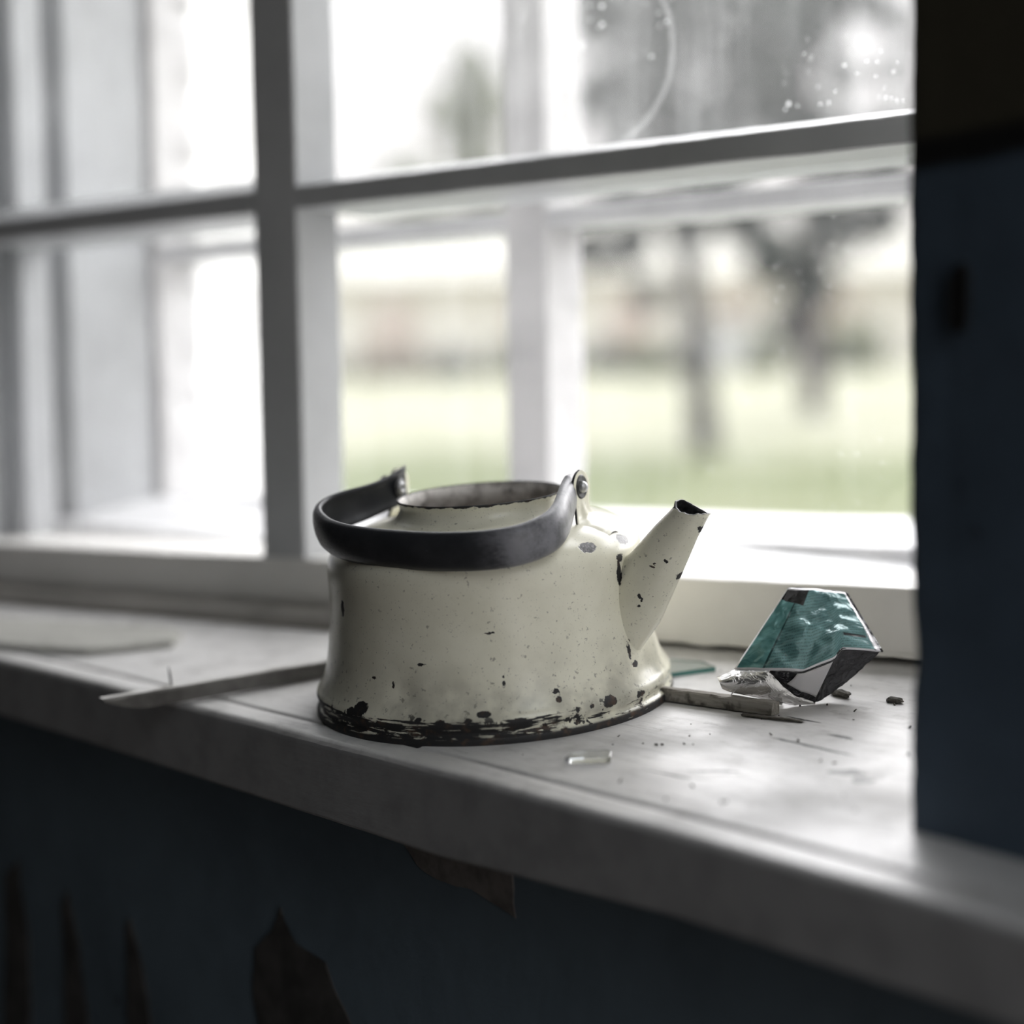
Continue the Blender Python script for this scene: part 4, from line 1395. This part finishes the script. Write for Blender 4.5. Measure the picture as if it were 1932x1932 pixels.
# bushes along the far edge of the lawn
BUSH = [(-1.3, .42, 'm', 'small dark green bush at the far lawn edge left of the window post'), (-.1, .45, 'p', 'pale bush at the far lawn edge beside the small dark one'), (2.26, .45, 'm', 'dark low bush beyond the slim tree trunk'),
        (3.1, .5, 'p', 'pale rounded bush behind the slim leaning trunk'), (-3.15, .45, 't', 'tan bush at the far lawn edge left of the dark one'), (-2.4, .5, 't', 'tan bush next to the small dark green bush'),
        (-4.35, .5, 'p', 'pale bush glimpsed beside the inner sash upright'), (4.2, .45, 'm', 'dark bush just left of the reddish trunk'), (8.0, .8, 'p', 'large pale bush at the right edge of the view'),
        (10.3, .8, 'p', 'large pale bush hidden mostly by the blue pier'), (-7.2, .6, 'p', 'pale bush seen through the left lower pane, left one'), (-5.5, .6, 'p', 'pale bush seen through the left lower pane, right one'), (1.15, .45, 'p', 'pale bush behind the outer window post'), (5.9, .5, 'p', 'low pale bush right of the reddish trunk')]
for i, (s, r_, kind, lab) in enumerate(BUSH):
    d = 37.5 + (i % 3) * .7
    zb = lawn_z(d)
    root = empty('garden_bush', spot(s, d, zb)); tag(root, lab, 'bush', 'bushes along the far edge of the lawn')
    v, f = tube([spot(s, d, zb - .05), spot(s, d, zb + r_ * .8)], [.05, .03], 6)
    child(link('stem', new_mesh('stem', v, f, True), M_BARK), root)
    foliage('foliage', [(s, zb + r_ * .8, r_), (s - r_ * .5, zb + r_ * .5, r_ * .7), (s + r_ * .55, zb + r_ * .6, r_ * .7)], d, {'m': M_MIDLEAF, 'p': M_PALELEAF, 't': M_TANLEAF}[kind], root, 30 + i, per=240, leaf=.11, deep=.2)
# pale long house behind
HD = 46.0
hb0, hb1 = spot(-9.5, HD, .9), spot(13.0, HD, .9)
HS = empty('long_house', spot(0, HD, .9)); tag(HS, 'long low pale house far beyond the lawn', 'house')
def hbox(name, s0, s1, d0, d1, z0, z1, mat):
    bm = bmesh.new()
    pl_ = [spot(s0, d0, 0), spot(s1, d0, 0), spot(s1, d1, 0), spot(s0, d1, 0)]
    prism(bm, [(p.x, p.y) for p in pl_], z0, z1)
    return child(from_bm(name, bm, mat), HS)
hbox('house_wall', -9.5, 13, HD, HD + 7, .8, 3.75, plain('cream_render', (.82, .78, .71), .9, var=.06, vscale=.6))
bm = bmesh.new()
rf = [spot(-10, HD - .6, 3.7), spot(13.5, HD - .6, 3.7), spot(13.5, HD + 3.5, 5.6), spot(-10, HD + 3.5, 5.6), spot(13.5, HD + 7.6, 3.7), spot(-10, HD + 7.6, 3.7)]
vv = [bm.verts.new(p) for p in rf]
bm.faces.new((vv[0], vv[1], vv[2], vv[3])); bm.faces.new((vv[3], vv[2], vv[4], vv[5])); bm.faces.new((vv[0], vv[3], vv[5])); bm.faces.new((vv[1], vv[4], vv[2])); bm.faces.new((vv[0], vv[5], vv[4], vv[1]))
child(from_bm('roof', bm, plain('pale_roof', (.40, .385, .34), .9, var=.1, vscale=.8)), HS)
for s in (-6.5, -3.2, .6, 3.4, 6.3, 9.2):
    hbox('house_window', s - .55, s + .55, HD - .04, HD + .1, 1.7, 3.1, plain('house_window_glass', (.62, .50, .44), .3))
SH = empty('garden_shed', spot(6.0, 41, lawn_z(41))); tag(SH, 'small white shed between the two garden trees', 'shed')
bm = bmesh.new()
pl_ = [spot(4.95, 41, 0), spot(6.35, 41, 0), spot(6.35, 42.6, 0), spot(4.95, 42.6, 0)]
prism(bm, [(p.x, p.y) for p in pl_], .9, 2.2)
child(from_bm('shed_wall', bm, plain('white_shed_boards', (.74, .73, .74), .8, var=.05, vscale=2)), SH)
bm = bmesh.new()
pl_ = [spot(4.8, 40.8, 0), spot(6.5, 40.8, 0), spot(6.5, 42.8, 0), spot(4.8, 42.8, 0)]
prism(bm, [(p.x, p.y) for p in pl_], 2.2, 2.32)
child(from_bm('shed_roof', bm, plain('shed_roof_felt', (.4, .39, .36), .9)), SH)
# tall pale trees beyond the house
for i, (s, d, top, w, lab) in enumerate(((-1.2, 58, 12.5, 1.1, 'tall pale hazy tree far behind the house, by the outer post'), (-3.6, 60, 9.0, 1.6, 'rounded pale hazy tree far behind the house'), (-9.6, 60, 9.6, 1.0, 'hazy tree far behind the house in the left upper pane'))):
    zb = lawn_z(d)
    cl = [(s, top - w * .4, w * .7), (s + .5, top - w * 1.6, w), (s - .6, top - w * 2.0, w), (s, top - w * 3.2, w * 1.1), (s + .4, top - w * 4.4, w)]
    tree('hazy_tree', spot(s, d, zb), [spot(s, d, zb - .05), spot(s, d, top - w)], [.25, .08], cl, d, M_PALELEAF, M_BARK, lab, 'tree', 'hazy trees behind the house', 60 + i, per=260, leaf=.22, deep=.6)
